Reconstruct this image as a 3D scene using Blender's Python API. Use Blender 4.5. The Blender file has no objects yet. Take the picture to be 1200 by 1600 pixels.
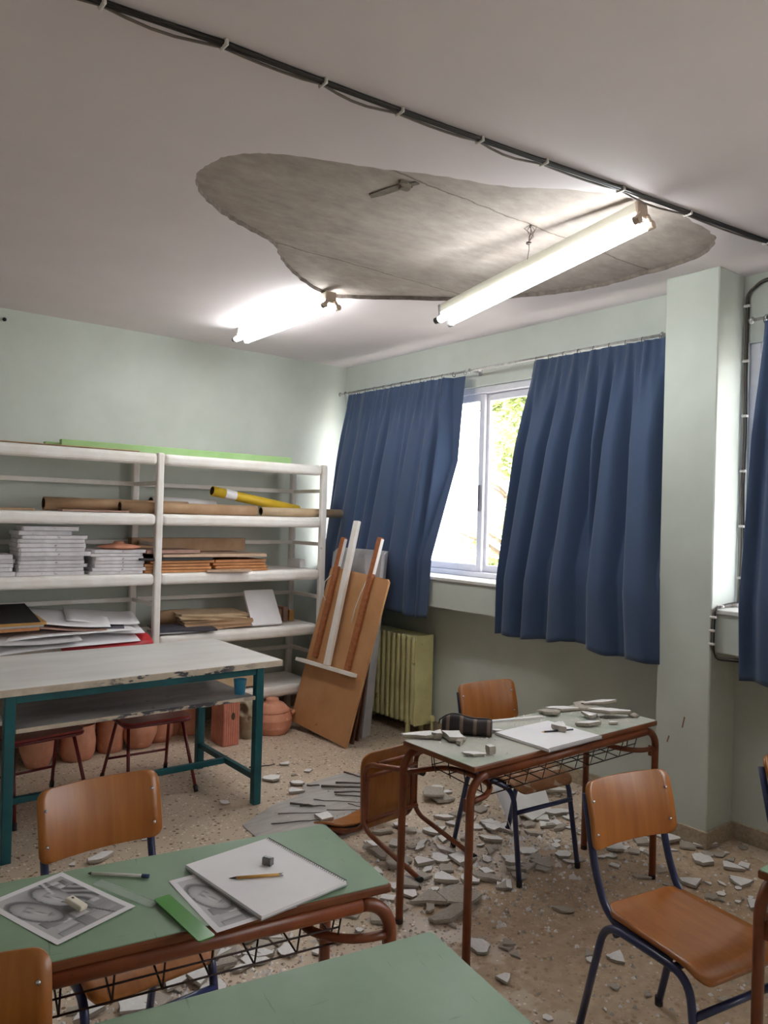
import bpy, bmesh, math, random
from mathutils import Vector, Matrix, Euler
from mathutils.geometry import tessellate_polygon
random.seed(7)
S = bpy.context.scene
COL = S.collection

# ---------------------------------------------------------------- camera
cam_d = bpy.data.cameras.new('camera')
cam_d.sensor_fit = 'VERTICAL'; cam_d.sensor_height = 36.0; cam_d.lens = 36.0 * 1200 / 1600
cam_d.clip_start = 0.05; cam_d.clip_end = 300
cam = bpy.data.objects.new('camera', cam_d); COL.objects.link(cam)
yaw, roll_m, pit = math.radians(38.5), 0.0275, 7 / 1200
d = Vector((-roll_m, 1, -pit)).normalized()
fh = (Vector((0, 0, 1)) - d * d.z).normalized(); rh = d.cross(fh)
Wf = Vector((math.sin(yaw), math.cos(yaw), 0)); Wr = Vector((math.cos(yaw), -math.sin(yaw), 0)); Wd = Vector((0, 0, -1))
def c2w(v): return Wr * rh.dot(v) + Wf * fh.dot(v) + Wd * d.dot(v)
rx, ry, rz_ = c2w(Vector((1, 0, 0))), -c2w(Vector((0, 1, 0))), -c2w(Vector((0, 0, 1)))
cam.matrix_world = Matrix(((rx.x, ry.x, rz_.x, 0), (rx.y, ry.y, rz_.y, 0), (rx.z, ry.z, rz_.z, 1.70), (0, 0, 0, 1)))
S.camera = cam

# ---------------------------------------------------------------- light and exposure
SKY_STRENGTH = 7.0
SUN_STRENGTH = 8.0
LAMP_STRENGTH = 22.0
S.view_settings.view_transform = 'Standard'; S.view_settings.look = 'None'
S.view_settings.gamma = 1.0; S.view_settings.use_curve_mapping = False
S.view_settings.exposure = 0.6
w = bpy.data.worlds.new('overcast_sky'); S.world = w; w.use_nodes = True
bg = w.node_tree.nodes['Background']
bg.inputs[0].default_value = (0.98, 0.96, 1.0, 1); bg.inputs[1].default_value = SKY_STRENGTH
sun_d = bpy.data.lights.new('sun', 'SUN'); sun_d.energy = SUN_STRENGTH; sun_d.angle = math.radians(2); sun_d.color = (1.0, 0.94, 0.85)
sun = bpy.data.objects.new('sun', sun_d); COL.objects.link(sun)
sun.rotation_euler = Vector((0.55, 0.25, -0.8)).to_track_quat('-Z', 'Y').to_euler()   # from behind the building, so none enters the room
S.cycles.max_bounces = 10; S.cycles.diffuse_bounces = 6; S.cycles.transparent_max_bounces = 12
S.cycles.sample_clamp_indirect = 8.0
try:
    S.cycles.use_denoising = True
except Exception: pass

# ---------------------------------------------------------------- materials
def lin(c):
    return tuple(((v / 255) / 12.92 if v / 255 <= 0.04045 else ((v / 255 + 0.055) / 1.055) ** 2.4) for v in c) + (1.0,)
def node_mat(name):
    m = bpy.data.materials.new(name); m.use_nodes = True
    nt = m.node_tree; return m, nt, nt.nodes['Principled BSDF']
def noise(nt, scale, detail=4, stretch=(1, 1, 1), rough=0.6, offset=(0, 0, 0)):
    tc = nt.nodes.new('ShaderNodeTexCoord'); mp = nt.nodes.new('ShaderNodeMapping')
    mp.inputs['Scale'].default_value = stretch; mp.inputs['Location'].default_value = offset
    n = nt.nodes.new('ShaderNodeTexNoise'); n.inputs['Scale'].default_value = scale
    n.inputs['Detail'].default_value = detail; n.inputs['Roughness'].default_value = rough
    nt.links.new(tc.outputs['Object'], mp.inputs['Vector']); nt.links.new(mp.outputs['Vector'], n.inputs['Vector'])
    return n.outputs['Fac'], mp.outputs['Vector']
def ramp(nt, fac, stops):
    r = nt.nodes.new('ShaderNodeValToRGB'); e = r.color_ramp.elements
    while len(e) < len(stops): e.new(0.5)
    for k, (p, c) in enumerate(stops): e[k].position = p; e[k].color = c
    nt.links.new(fac, r.inputs['Fac']); return r.outputs['Color']
def mixc(nt, fac, a, b, mode='MIX'):
    x = nt.nodes.new('ShaderNodeMix'); x.data_type = 'RGBA'; x.blend_type = mode
    for sock, val in ((x.inputs[0], fac), (x.inputs[6], a), (x.inputs[7], b)):
        if isinstance(val, (int, float)): sock.default_value = val
        elif isinstance(val, tuple): sock.default_value = val
        else: nt.links.new(val, sock)
    return x.outputs[2]
def bump(nt, p, fac, strength=0.2, dist=0.01):
    b = nt.nodes.new('ShaderNodeBump'); b.inputs['Strength'].default_value = strength; b.inputs['Distance'].default_value = dist
    nt.links.new(fac, b.inputs['Height']); nt.links.new(b.outputs['Normal'], p.inputs['Normal'])
W0, W1 = (0, 0, 0, 1), (1, 1, 1, 1)
def mat(name, c1, c2=None, scale=6, rough=0.6, stretch=(1, 1, 1), metal=0.0, bmp=0.0, lo=0.35, hi=0.65, detail=4, speck=None, coat=0.0, rough2=None):
    m, nt, p = node_mat(name)
    p.inputs['Roughness'].default_value = rough; p.inputs['Metallic'].default_value = metal
    if coat: p.inputs['Coat Weight'].default_value = coat; p.inputs['Coat Roughness'].default_value = 0.25
    if c2 is None: c2 = tuple(max(0, v - 8) for v in c1)
    f, vec = noise(nt, scale, detail, stretch)
    c = ramp(nt, f, [(lo, lin(c1)), (hi, lin(c2))])
    if speck:
        sc, thr, colr = speck
        f2, _ = noise(nt, sc, 3, (1, 1, 1), 0.6, (3, 1, 2))
        k = ramp(nt, f2, [(thr, W0), (thr + 0.04, W1)])
        c = mixc(nt, k, c, lin(colr))
    nt.links.new(c, p.inputs['Base Color'])
    if rough2 is not None:
        r = ramp(nt, f, [(0.3, (rough, rough, rough, 1)), (0.7, (rough2, rough2, rough2, 1))]); nt.links.new(r, p.inputs['Roughness'])
    if bmp: bump(nt, p, f, bmp)
    return m

M = {}
M['wall'] = mat('pale_green_paint', (200, 205, 197), (193, 198, 190), 3, 0.55, bmp=0.03)
M['ceiling'] = mat('white_ceiling_paint', (223, 213, 215), (216, 206, 208), 1.2, 0.8, bmp=0.03)
M['skirting'] = mat('terrazzo_skirting', (176, 160, 138), (150, 134, 112), 60, 0.5)
M['marble'] = mat('white_marble_sill', (228, 226, 220), (212, 210, 206), 5, 0.3)
M['alu'] = mat('white_window_metal', (222, 220, 226), (212, 210, 217), 8, 0.4)
M['shelf'] = mat('worn_white_paint', (243, 239, 235), (230, 223, 215), 5, 0.5, speck=(9, 0.74, (204, 186, 160)), bmp=0.03)
M['tabletop'] = mat('white_work_top', (230, 227, 224), (214, 210, 207), 2.5, 0.32, stretch=(0.5, 2, 1))
M['tabledge'] = mat('worn_table_edge', (205, 192, 172), (178, 164, 145), 12, 0.6, speck=(7, 0.60, (84, 82, 82)))
M['undershelf'] = mat('dirty_grey_board', (172, 168, 166), (120, 116, 114), 3, 0.35, stretch=(0.6, 2, 1), speck=(24, 0.66, (60, 56, 54)))
M['teal'] = mat('teal_paint', (18, 92, 100), (14, 74, 84), 6, 0.4, speck=(30, 0.72, (96, 130, 130)))
M['blue_steel'] = mat('navy_paint', (44, 55, 100), (32, 40, 78), 8, 0.32, coat=0.3)
M['brown_steel'] = mat('brown_paint', (132, 68, 35), (108, 53, 27), 9, 0.38, speck=(26, 0.70, (58, 34, 24)))
M['black'] = mat('black_plastic', (26, 25, 26), (18, 17, 18), 10, 0.5)
M['wire'] = mat('dark_brown_wire', (62, 34, 26), (40, 24, 20), 20, 0.5, metal=0.2)
M['ply'] = mat('varnished_plywood', (172, 107, 46), (150, 87, 32), 5, 0.33, stretch=(6, 1, 0.5), bmp=0.02, lo=0.3, hi=0.7, coat=0.25)
M['ply_dusty'] = mat('dusty_plywood', (176, 128, 88), (144, 92, 54), 5, 0.5, stretch=(1, 1, 1), speck=(12, 0.58, (196, 176, 156)))
M['ply_edge'] = mat('dark_plywood', (128, 70, 36), (104, 54, 27), 6, 0.5)
M['steel'] = mat('bright_steel', (220, 220, 224), (190, 190, 194), 10, 0.25, metal=0.9)
M['rod'] = mat('dull_rod_metal', (190, 188, 186), (150, 148, 146), 20, 0.35, metal=0.7)
M['terracotta'] = mat('terracotta_clay', (220, 156, 128), (200, 134, 106), 7, 0.8, bmp=0.15, speck=(14, 0.66, (220, 172, 148)))
M['brickclay'] = mat('orange_brick_clay', (208, 136, 114), (190, 118, 98), 10, 0.85, bmp=0.1)
M['greyclay'] = mat('unfired_grey_clay', (176, 162, 138), (150, 136, 112), 8, 0.8, bmp=0.15)
M['cardboard'] = mat('brown_cardboard', (182, 150, 118), (164, 130, 98), 6, 0.75)
M['cardboard2'] = mat('tan_cardboard', (206, 182, 150), (190, 164, 130), 6, 0.7)
M['tubehole'] = mat('dark_tube_inside', (84, 62, 44), (70, 50, 36), 6, 0.9)
M['yellow'] = mat('yellow_card', (232, 196, 52), (218, 178, 40), 5, 0.5)
M['paper'] = mat('white_paper', (240, 238, 240), (232, 229, 232), 3, 0.65)
M['paper_grey'] = mat('greyish_paper', (196, 192, 192), (176, 172, 174), 4, 0.7)
M['mdf'] = mat('orange_fibreboard', (204, 146, 96), (184, 122, 74), 8, 0.7)
M['mdf_top'] = mat('pale_fibreboard_face', (206, 178, 154), (190, 158, 132), 6, 0.7)
M['board'] = mat('brown_drawing_board', (194, 146, 102), (178, 128, 84), 3, 0.45, stretch=(1, 1, 3), speck=(7, 0.72, (148, 98, 60)), coat=0.1)
M['darkboard'] = mat('dark_brown_board', (96, 56, 38), (80, 46, 32), 5, 0.6)
M['greyboard'] = mat('grey_board', (188, 186, 190), (168, 166, 170), 4, 0.5)
M['batten'] = mat('pine_batten', (170, 104, 64), (146, 84, 48), 6, 0.55, stretch=(6, 6, 0.6))
M['greenplank'] = mat('light_green_paint', (164, 200, 136), (150, 188, 122), 5, 0.5)
M['plasterslab'] = mat('plaster_slab', (226, 222, 224), (204, 198, 202), 9, 0.75, bmp=0.1, speck=(18, 0.67, (150, 140, 150)))
M['redfolder'] = mat('red_card', (196, 50, 58), (178, 40, 48), 6, 0.5)
M['darkcard'] = mat('black_card', (42, 38, 40), (32, 29, 31), 6, 0.5)
M['slatecard'] = mat('slate_card', (84, 82, 92), (66, 64, 74), 6, 0.5)
M['pinkcard'] = mat('pink_brown_card', (176, 140, 126), (150, 116, 104), 6, 0.7)
M['ochre'] = mat('ochre_card', (196, 152, 88), (176, 130, 70), 6, 0.6)
M['redpaint'] = mat('red_stool_paint', (120, 26, 30), (96, 20, 26), 8, 0.4, coat=0.2)
M['redseat'] = mat('red_stool_seat', (158, 52, 40), (132, 38, 32), 5, 0.35, coat=0.2)
M['cup'] = mat('sky_blue_plastic', (96, 200, 248), (84, 188, 240), 8, 0.35)
M['radiator'] = mat('cream_yellow_enamel', (224, 218, 164), (208, 200, 144), 5, 0.4, speck=(9, 0.68, (150, 138, 84)))
M['plaster'] = mat('white_plaster_face', (234, 231, 230), (222, 218, 216), 9, 0.8, bmp=0.08)
M['mortar'] = mat('grey_mortar', (182, 173, 162), (158, 149, 138), 16, 0.9, bmp=0.3)
M['reed'] = mat('grey_reed', (106, 94, 88), (84, 74, 70), 20, 0.9)
M['skim'] = mat('grey_skim_sheet', (178, 172, 168), (160, 153, 148), 5, 0.9, stretch=(1, 5, 1))
M['lampbody'] = mat('cream_lamp_enamel', (226, 222, 206), (214, 208, 190), 4, 0.45)
M['lampcap'] = mat('beige_lamp_cap', (196, 176, 158), (180, 158, 140), 8, 0.5)
M['greycap'] = mat('grey_lamp_cap', (120, 118, 118), (100, 98, 98), 8, 0.5)
M['cable_dark'] = mat('dark_cable', (36, 28, 26), (28, 22, 20), 10, 0.5)
M['cable_grey'] = mat('grey_brown_cable', (120, 106, 98), (100, 88, 82), 10, 0.5)
M['clip'] = mat('white_clip', (222, 216, 210), (210, 204, 198), 10, 0.5)
M['eraser'] = mat('off_white_rubber', (218, 210, 196), (204, 196, 180), 12, 0.8)
M['penblue'] = mat('blue_pen_cap', (30, 62, 120), (24, 50, 100), 10, 0.4)
M['penwhite'] = mat('clear_white_pen_barrel', (214, 212, 208), (196, 194, 188), 10, 0.3)
M['pencil'] = mat('yellow_pencil', (206, 160, 84), (190, 142, 66), 10, 0.45)
M['pencil_dark'] = mat('dark_pencil', (50, 48, 54), (40, 38, 44), 10, 0.5)
M['graphite'] = mat('graphite', (50, 48, 50), None, 10, 0.4)
M['trunk'] = mat('tree_bark', (120, 104, 84), (90, 76, 60), 6, 0.9)
M['court'] = mat('pale_courtyard', (206, 204, 196), (190, 188, 180), 0.3, 0.9)
M['floor'] = None
def edge_mat():
    m, nt, p = node_mat('stained_table_edge')
    f, _ = noise(nt, 12, 4); c = ramp(nt, f, [(0.35, lin((208, 196, 178))), (0.65, lin((184, 170, 152)))])
    f2, _ = noise(nt, 16, 4, (0.7, 1, 2)); k = ramp(nt, f2, [(0.50, W0), (0.56, W1)])
    tc = nt.nodes.new('ShaderNodeTexCoord'); sp = nt.nodes.new('ShaderNodeSeparateXYZ'); nt.links.new(tc.outputs['Object'], sp.inputs[0])
    a = nt.nodes.new('ShaderNodeMath'); a.operation = 'SUBTRACT'; a.inputs[1].default_value = 0.16; nt.links.new(sp.outputs['X'], a.inputs[0])
    e = nt.nodes.new('ShaderNodeMath'); e.operation = 'ABSOLUTE'; nt.links.new(a.outputs[0], e.inputs[0])
    g = ramp(nt, e.outputs[0], [(0.28, W1), (0.48, (0.06, 0.06, 0.06, 1))])
    c = mixc(nt, mixc(nt, 1.0, k, g, 'MULTIPLY'), c, lin((66, 66, 74)))
    nt.links.new(c, p.inputs['Base Color']); p.inputs['Roughness'].default_value = 0.6; return m
M['tabledge'] = edge_mat()

def floor_mat():
    m, nt, p = node_mat('terrazzo_floor')
    base_f, vec = noise(nt, 2.2, 4)
    c = ramp(nt, base_f, [(0.3, lin((205, 186, 166))), (0.7, lin((190, 171, 150)))])
    # chips: two sizes of voronoi cells, coloured at random
    for sc, thr, dark in ((38, 0.80, (112, 84, 62)), (75, 0.78, (140, 108, 82)), (52, 0.84, (232, 220, 206))):
        vo = nt.nodes.new('ShaderNodeTexVoronoi'); vo.inputs['Scale'].default_value = sc
        nt.links.new(vec, vo.inputs['Vector'])
        sep = nt.nodes.new('ShaderNodeSeparateColor'); nt.links.new(vo.outputs['Color'], sep.inputs[0])
        k = ramp(nt, sep.outputs[0], [(thr, W0), (thr + 0.01, W1)])
        dk = ramp(nt, vo.outputs['Distance'], [(0.30, W1), (0.42, W0)])
        k2 = mixc(nt, 1.0, k, dk, 'MULTIPLY')
        c = mixc(nt, k2, c, lin(dark))
    # brown mortar dust where the plaster came down
    tc = nt.nodes.new('ShaderNodeTexCoord'); mp = nt.nodes.new('ShaderNodeMapping')
    mp.inputs['Location'].default_value = (-3.05 / 1.9, -1.7 / 1.7, 0); mp.inputs['Scale'].default_value = (1 / 1.9, 1 / 1.7, 0)
    nt.links.new(tc.outputs['Object'], mp.inputs['Vector'])
    ln = nt.nodes.new('ShaderNodeVectorMath'); ln.operation = 'LENGTH'; nt.links.new(mp.outputs['Vector'], ln.inputs[0])
    dn, _ = noise(nt, 5.0, 6)
    ad = nt.nodes.new('ShaderNodeMath'); ad.operation = 'MULTIPLY_ADD'; ad.inputs[1].default_value = 0.9
    nt.links.new(dn, ad.inputs[0]); nt.links.new(ln.outputs['Value'], ad.inputs[2])
    k = ramp(nt, ad.outputs[0], [(0.95, (0.72, 0.72, 0.72, 1)), (1.45, W0)])
    dc, _ = noise(nt, 22, 5)
    dust = ramp(nt, dc, [(0.35, lin((160, 134, 106))), (0.65, lin((184, 158, 130)))])
    c = mixc(nt, k, c, dust)
    nt.links.new(c, p.inputs['Base Color'])
    r = ramp(nt, k, [(0.0, (0.38, 0.38, 0.38, 1)), (0.7, (0.8, 0.8, 0.8, 1))]); nt.links.new(r, p.inputs['Roughness'])
    bump(nt, p, dc, 0.08, 0.004)
    return m
M['floor'] = floor_mat()

def concrete_mat():
    m, nt, p = node_mat('bare_concrete')
    f, vec = noise(nt, 2.4, 6, (1, 1.6, 1)); c = ramp(nt, f, [(0.3, lin((172, 160, 152))), (0.72, lin((142, 130, 122)))])
    f2, _ = noise(nt, 9, 5, (1, 2, 1), 0.7, (4, 0, 0)); c = mixc(nt, 0.35, c, ramp(nt, f2, [(0.35, lin((186, 175, 168))), (0.7, lin((126, 113, 106)))]))
    # joints of the formwork boards at two places across the slab
    tc = nt.nodes.new('ShaderNodeTexCoord'); sp = nt.nodes.new('ShaderNodeSeparateXYZ'); nt.links.new(tc.outputs['Object'], sp.inputs[0])
    nz, _ = noise(nt, 7, 4)
    for yy in (3.46, 2.42):
        a = nt.nodes.new('ShaderNodeMath'); a.operation = 'MULTIPLY_ADD'; a.inputs[1].default_value = 0.05; nt.links.new(nz, a.inputs[0]); nt.links.new(sp.outputs['Y'], a.inputs[2])
        b = nt.nodes.new('ShaderNodeMath'); b.operation = 'SUBTRACT'; nt.links.new(a.outputs[0], b.inputs[0]); b.inputs[1].default_value = yy + 0.025
        e = nt.nodes.new('ShaderNodeMath'); e.operation = 'ABSOLUTE'; nt.links.new(b.outputs[0], e.inputs[0])
        k = ramp(nt, e.outputs[0], [(0.0, W1), (0.006, W0)])
        c = mixc(nt, k, c, lin((92, 80, 70)))
    nt.links.new(c, p.inputs['Base Color']); p.inputs['Roughness'].default_value = 0.9
    bump(nt, p, f2, 0.25, 0.01); return m
M['concrete'] = concrete_mat()

def laminate(name, dusty):
    m, nt, p = node_mat(name)
    f, _ = noise(nt, 3, 5); c = ramp(nt, f, [(0.3, lin((132, 158, 130))), (0.7, lin((118, 146, 119)))])
    f2, _ = noise(nt, 90, 2, (1, 0.07, 1)); k = ramp(nt, f2, [(0.70, W0), (0.74, (0.7, 0.7, 0.7, 1))]); c = mixc(nt, k, c, lin((98, 124, 98)))
    f3, _ = noise(nt, 80, 2, (0.06, 1, 1), 0.6, (5, 5, 0)); k = ramp(nt, f3, [(0.71, W0), (0.75, (0.7, 0.7, 0.7, 1))]); c = mixc(nt, k, c, lin((92, 118, 92)))
    if dusty:
        f4, _ = noise(nt, 5, 6); k = ramp(nt, f4, [(0.28, (0.25, 0.25, 0.25, 1)), (0.55, (0.92, 0.92, 0.92, 1))]); c = mixc(nt, k, c, lin((188, 184, 176)))
    nt.links.new(c, p.inputs['Base Color'])
    r = ramp(nt, f, [(0.3, (0.34,) * 3 + (1,)), (0.7, (0.5,) * 3 + (1,))])
    if dusty: p.inputs['Roughness'].default_value = 0.75
    else: nt.links.new(r, p.inputs['Roughness'])
    return m
M['green'] = laminate('green_laminate', False); M['green_dusty'] = laminate('dusty_green_laminate', True)

def cloth_mat():
    m, nt, p = node_mat('blue_curtain_cloth')
    f, vec = noise(nt, 300, 2); c = ramp(nt, f, [(0.3, lin((62, 82, 116))), (0.7, lin((55, 74, 106)))])
    tr = nt.nodes.new('ShaderNodeBsdfTranslucent'); tr.inputs[0].default_value = lin((88, 100, 142))
    mx = nt.nodes.new('ShaderNodeMixShader'); mx.inputs[0].default_value = 0.10
    nt.links.new(c, p.inputs['Base Color']); p.inputs['Roughness'].default_value = 0.75
    p.inputs['Sheen Weight'].default_value = 0.25
    out = nt.nodes['Material Output']
    nt.links.new(p.outputs[0], mx.inputs[1]); nt.links.new(tr.outputs[0], mx.inputs[2]); nt.links.new(mx.outputs[0], out.inputs['Surface'])
    return m
M['cloth'] = cloth_mat()
def glass_mat():
    m, nt, p = node_mat('window_glass'); out = nt.nodes['Material Output']
    t = nt.nodes.new('ShaderNodeBsdfTransparent'); t.inputs[0].default_value = (0.95, 0.97, 0.96, 1)
    g = nt.nodes.new('ShaderNodeBsdfGlossy'); g.inputs['Roughness'].default_value = 0.02
    mx = nt.nodes.new('ShaderNodeMixShader'); mx.inputs[0].default_value = 0.06
    nt.links.new(t.outputs[0], mx.inputs[1]); nt.links.new(g.outputs[0], mx.inputs[2]); nt.links.new(mx.outputs[0], out.inputs['Surface']); return m
M['glass'] = glass_mat()
def clear_plastic(name, col, amount):
    m, nt, p = node_mat(name); out = nt.nodes['Material Output']
    t = nt.nodes.new('ShaderNodeBsdfTransparent'); t.inputs[0].default_value = col
    p.inputs['Base Color'].default_value = col; p.inputs['Roughness'].default_value = 0.15
    f, _ = noise(nt, 12, 3); r = ramp(nt, f, [(0.3, (0.1, 0.1, 0.1, 1)), (0.7, (0.25, 0.25, 0.25, 1))]); nt.links.new(r, p.inputs['Roughness'])
    mx = nt.nodes.new('ShaderNodeMixShader'); mx.inputs[0].default_value = amount
    nt.links.new(t.outputs[0], mx.inputs[1]); nt.links.new(p.outputs[0], mx.inputs[2]); nt.links.new(mx.outputs[0], out.inputs['Surface']); return m
M['clear'] = clear_plastic('clear_ruler_plastic', (0.92, 0.95, 0.93, 1), 0.20)
M['greenplastic'] = clear_plastic('green_ruler_plastic', (0.08, 0.32, 0.05, 1), 0.8)
def tube_mat():
    m, nt, p = node_mat('lit_fluorescent_tube')
    p.inputs['Emission Color'].default_value = (0.92, 0.98, 1.0, 1); p.inputs['Emission Strength'].default_value = LAMP_STRENGTH
    p.inputs['Base Color'].default_value = (0.9, 0.9, 0.9, 1); return m
M['tube'] = tube_mat()
def leaf_mat():
    m, nt, p = node_mat('sunlit_leaf'); f, _ = noise(nt, 1.5, 3)
    c = ramp(nt, f, [(0.3, lin((158, 170, 112))), (0.7, lin((196, 202, 148)))])
    nt.links.new(c, p.inputs['Base Color']); p.inputs['Roughness'].default_value = 0.5
    tr = nt.nodes.new('ShaderNodeBsdfTranslucent'); nt.links.new(c, tr.inputs[0])
    mx = nt.nodes.new('ShaderNodeMixShader'); mx.inputs[0].default_value = 0.35
    nt.links.new(p.outputs[0], mx.inputs[1]); nt.links.new(tr.outputs[0], mx.inputs[2]); nt.links.new(mx.outputs[0], nt.nodes['Material Output'].inputs['Surface']); return m
M['leaf'] = leaf_mat()
def stripes_mat():
    m, nt, p = node_mat('striped_case_cloth')
    tc = nt.nodes.new('ShaderNodeTexCoord'); sp = nt.nodes.new('ShaderNodeSeparateXYZ'); nt.links.new(tc.outputs['Object'], sp.inputs[0])
    mu = nt.nodes.new('ShaderNodeMath'); mu.operation = 'MULTIPLY'; mu.inputs[1].default_value = 17.0; nt.links.new(sp.outputs['X'], mu.inputs[0])
    fr = nt.nodes.new('ShaderNodeMath'); fr.operation = 'FRACT'; nt.links.new(mu.outputs[0], fr.inputs[0])
    c = ramp(nt, fr.outputs[0], [(0.0, lin((46, 34, 34))), (0.45, lin((30, 26, 28))), (0.55, lin((112, 92, 80))), (0.72, lin((122, 102, 90))), (0.78, lin((44, 32, 32)))])
    nt.links.new(c, p.inputs['Base Color']); p.inputs['Roughness'].default_value = 0.6; return m
M['stripes'] = stripes_mat()
def print_mat():
    m, nt, p = node_mat('grey_drawing_print')
    a = nt.nodes.new('ShaderNodeVertexColor'); a.layer_name = 'print'
    nt.links.new(a.outputs['Color'], p.inputs['Base Color']); p.inputs['Roughness'].default_value = 0.55; return m
M['print'] = print_mat()

# ---------------------------------------------------------------- geometry helpers
def new(): return bmesh.new()
def merge(bm, tmp, mtx=None, mi=0, smooth=False):
    vm = {}
    for v in tmp.verts: vm[v] = bm.verts.new((mtx @ v.co) if mtx is not None else v.co)
    for f in tmp.faces:
        try:
            nf = bm.faces.new([vm[v] for v in f.verts]); nf.material_index = mi; nf.smooth = smooth
        except ValueError: pass
    tmp.free()
def box(bm, c, s, rot=None, bev=0.0, mi=0, seg=1):
    t = bmesh.new(); bmesh.ops.create_cube(t, size=1.0)
    for v in t.verts: v.co = Vector((v.co.x * s[0], v.co.y * s[1], v.co.z * s[2]))
    if bev: bmesh.ops.bevel(t, geom=list(t.edges), offset=min(bev, min(s) * 0.49), segments=seg, affect='EDGES', profile=0.5)
    mt = Matrix.Translation(Vector(c))
    if rot is not None: mt = mt @ (rot if isinstance(rot, Matrix) else Euler(rot).to_matrix().to_4x4())
    merge(bm, t, mt, mi)
def bar(bm, a, b, wx, wy, up=Vector((0, 0, 1)), bev=0.0, mi=0):
    a, b = Vector(a), Vector(b); z = (b - a); L = z.length; z.normalize()
    if abs(z.dot(up)) > 0.98: up = Vector((0, 1, 0))
    x = up.cross(z).normalized(); y = z.cross(x)
    r = Matrix((x, y, z)).transposed().to_4x4()
    box(bm, (a + b) / 2, (wx, wy, L), r, bev, mi)
def fillet(pts, r, seg=6):
    pts = [Vector(p) for p in pts]; out = [pts[0]]
    for i in range(1, len(pts) - 1):
        a, b, c = pts[i - 1], pts[i], pts[i + 1]
        rr = r[i - 1] if isinstance(r, (list, tuple)) else r
        u, v = (a - b), (c - b); k = min(rr, u.length * 0.49, v.length * 0.49)
        p0, p1 = b + u.normalized() * k, b + v.normalized() * k
        for s in range(seg + 1):
            t = s / seg; out.append(p0 * (1 - t) ** 2 + b * 2 * t * (1 - t) + p1 * t * t)
    out.append(pts[-1]); return out
def tube(bm, pts, r, n=8, mi=0, squash=1.0, closed=False, caps=True, up=None):
    pts = [Vector(p) for p in pts]
    q = [pts[0]]
    for p in pts[1:]:
        if (p - q[-1]).length > 1e-5: q.append(p)
    pts = q; rings = []; N = len(pts); prev = None
    for i, p in enumerate(pts):
        if closed: t = pts[(i + 1) % N] - pts[i - 1]
        else: t = pts[min(i + 1, N - 1)] - pts[max(i - 1, 0)]
        t.normalize()
        if prev is None:
            ref = up or (Vector((0, 0, 1)) if abs(t.z) < 0.9 else Vector((0, 1, 0))); x = ref.cross(t).normalized()
        else:
            x = prev - t * prev.dot(t)
            x = x.normalized() if x.length > 1e-6 else t.orthogonal().normalized()
        prev = x; y = t.cross(x); rr = r(i / (N - 1)) if callable(r) else r
        rings.append([bm.verts.new(p + x * (math.cos(2 * math.pi * k / n) * rr) + y * (math.sin(2 * math.pi * k / n) * rr * squash)) for k in range(n)])
    m = N if closed else N - 1
    for i in range(m):
        A, B = rings[i], rings[(i + 1) % N]
        for k in range(n):
            f = bm.faces.new((A[k], A[(k + 1) % n], B[(k + 1) % n], B[k])); f.material_index = mi; f.smooth = True
    if caps and not closed:
        f = bm.faces.new(rings[0][::-1]); f.material_index = mi
        f = bm.faces.new(rings[-1]); f.material_index = mi
def lathe(bm, prof, c=(0, 0, 0), n=20, mi=0, wob=0.0, axis=None, seed=0, smooth=True):
    rnd = random.Random(seed); ph = [rnd.uniform(0, 6.28) for _ in range(4)]; c = Vector(c); rings = []
    A = axis or Matrix.Identity(3)
    for (r, z) in prof:
        ring = []
        for k in range(n):
            a = 2 * math.pi * k / n
            q = 1 + wob * (math.sin(2 * a + ph[0] + z * 9) + 0.6 * math.sin(3 * a + ph[1] - z * 14) + 0.5 * math.sin(5 * a + ph[2] + z * 25))
            ring.append(bm.verts.new(c + A @ Vector((r * q * math.cos(a), r * q * math.sin(a), z))))
        rings.append(ring)
    for i in range(len(rings) - 1):
        for k in range(n):
            f = bm.faces.new((rings[i][k], rings[i][(k + 1) % n], rings[i + 1][(k + 1) % n], rings[i + 1][k])); f.material_index = mi; f.smooth = smooth
    if prof[0][0] > 1e-4: bm.faces.new(rings[0][::-1]).material_index = mi
    if prof[-1][0] > 1e-4: bm.faces.new(rings[-1]).material_index = mi
def prism(bm, poly, z0, z1, mi=0, mi_top=None, mtx=None, jit=0.0):
    f = (lambda v: mtx @ v) if mtx is not None else (lambda v: v)
    a = [bm.verts.new(f(Vector((x, y, z0)))) for x, y in poly]
    b = [bm.verts.new(f(Vector((x + random.uniform(-jit, jit), y + random.uniform(-jit, jit), z1)))) for x, y in poly]
    n = len(poly)
    for k in range(n): bm.faces.new((a[k], a[(k + 1) % n], b[(k + 1) % n], b[k])).material_index = mi
    bm.faces.new(a[::-1]).material_index = mi; bm.faces.new(b).material_index = mi if mi_top is None else mi_top
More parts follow.
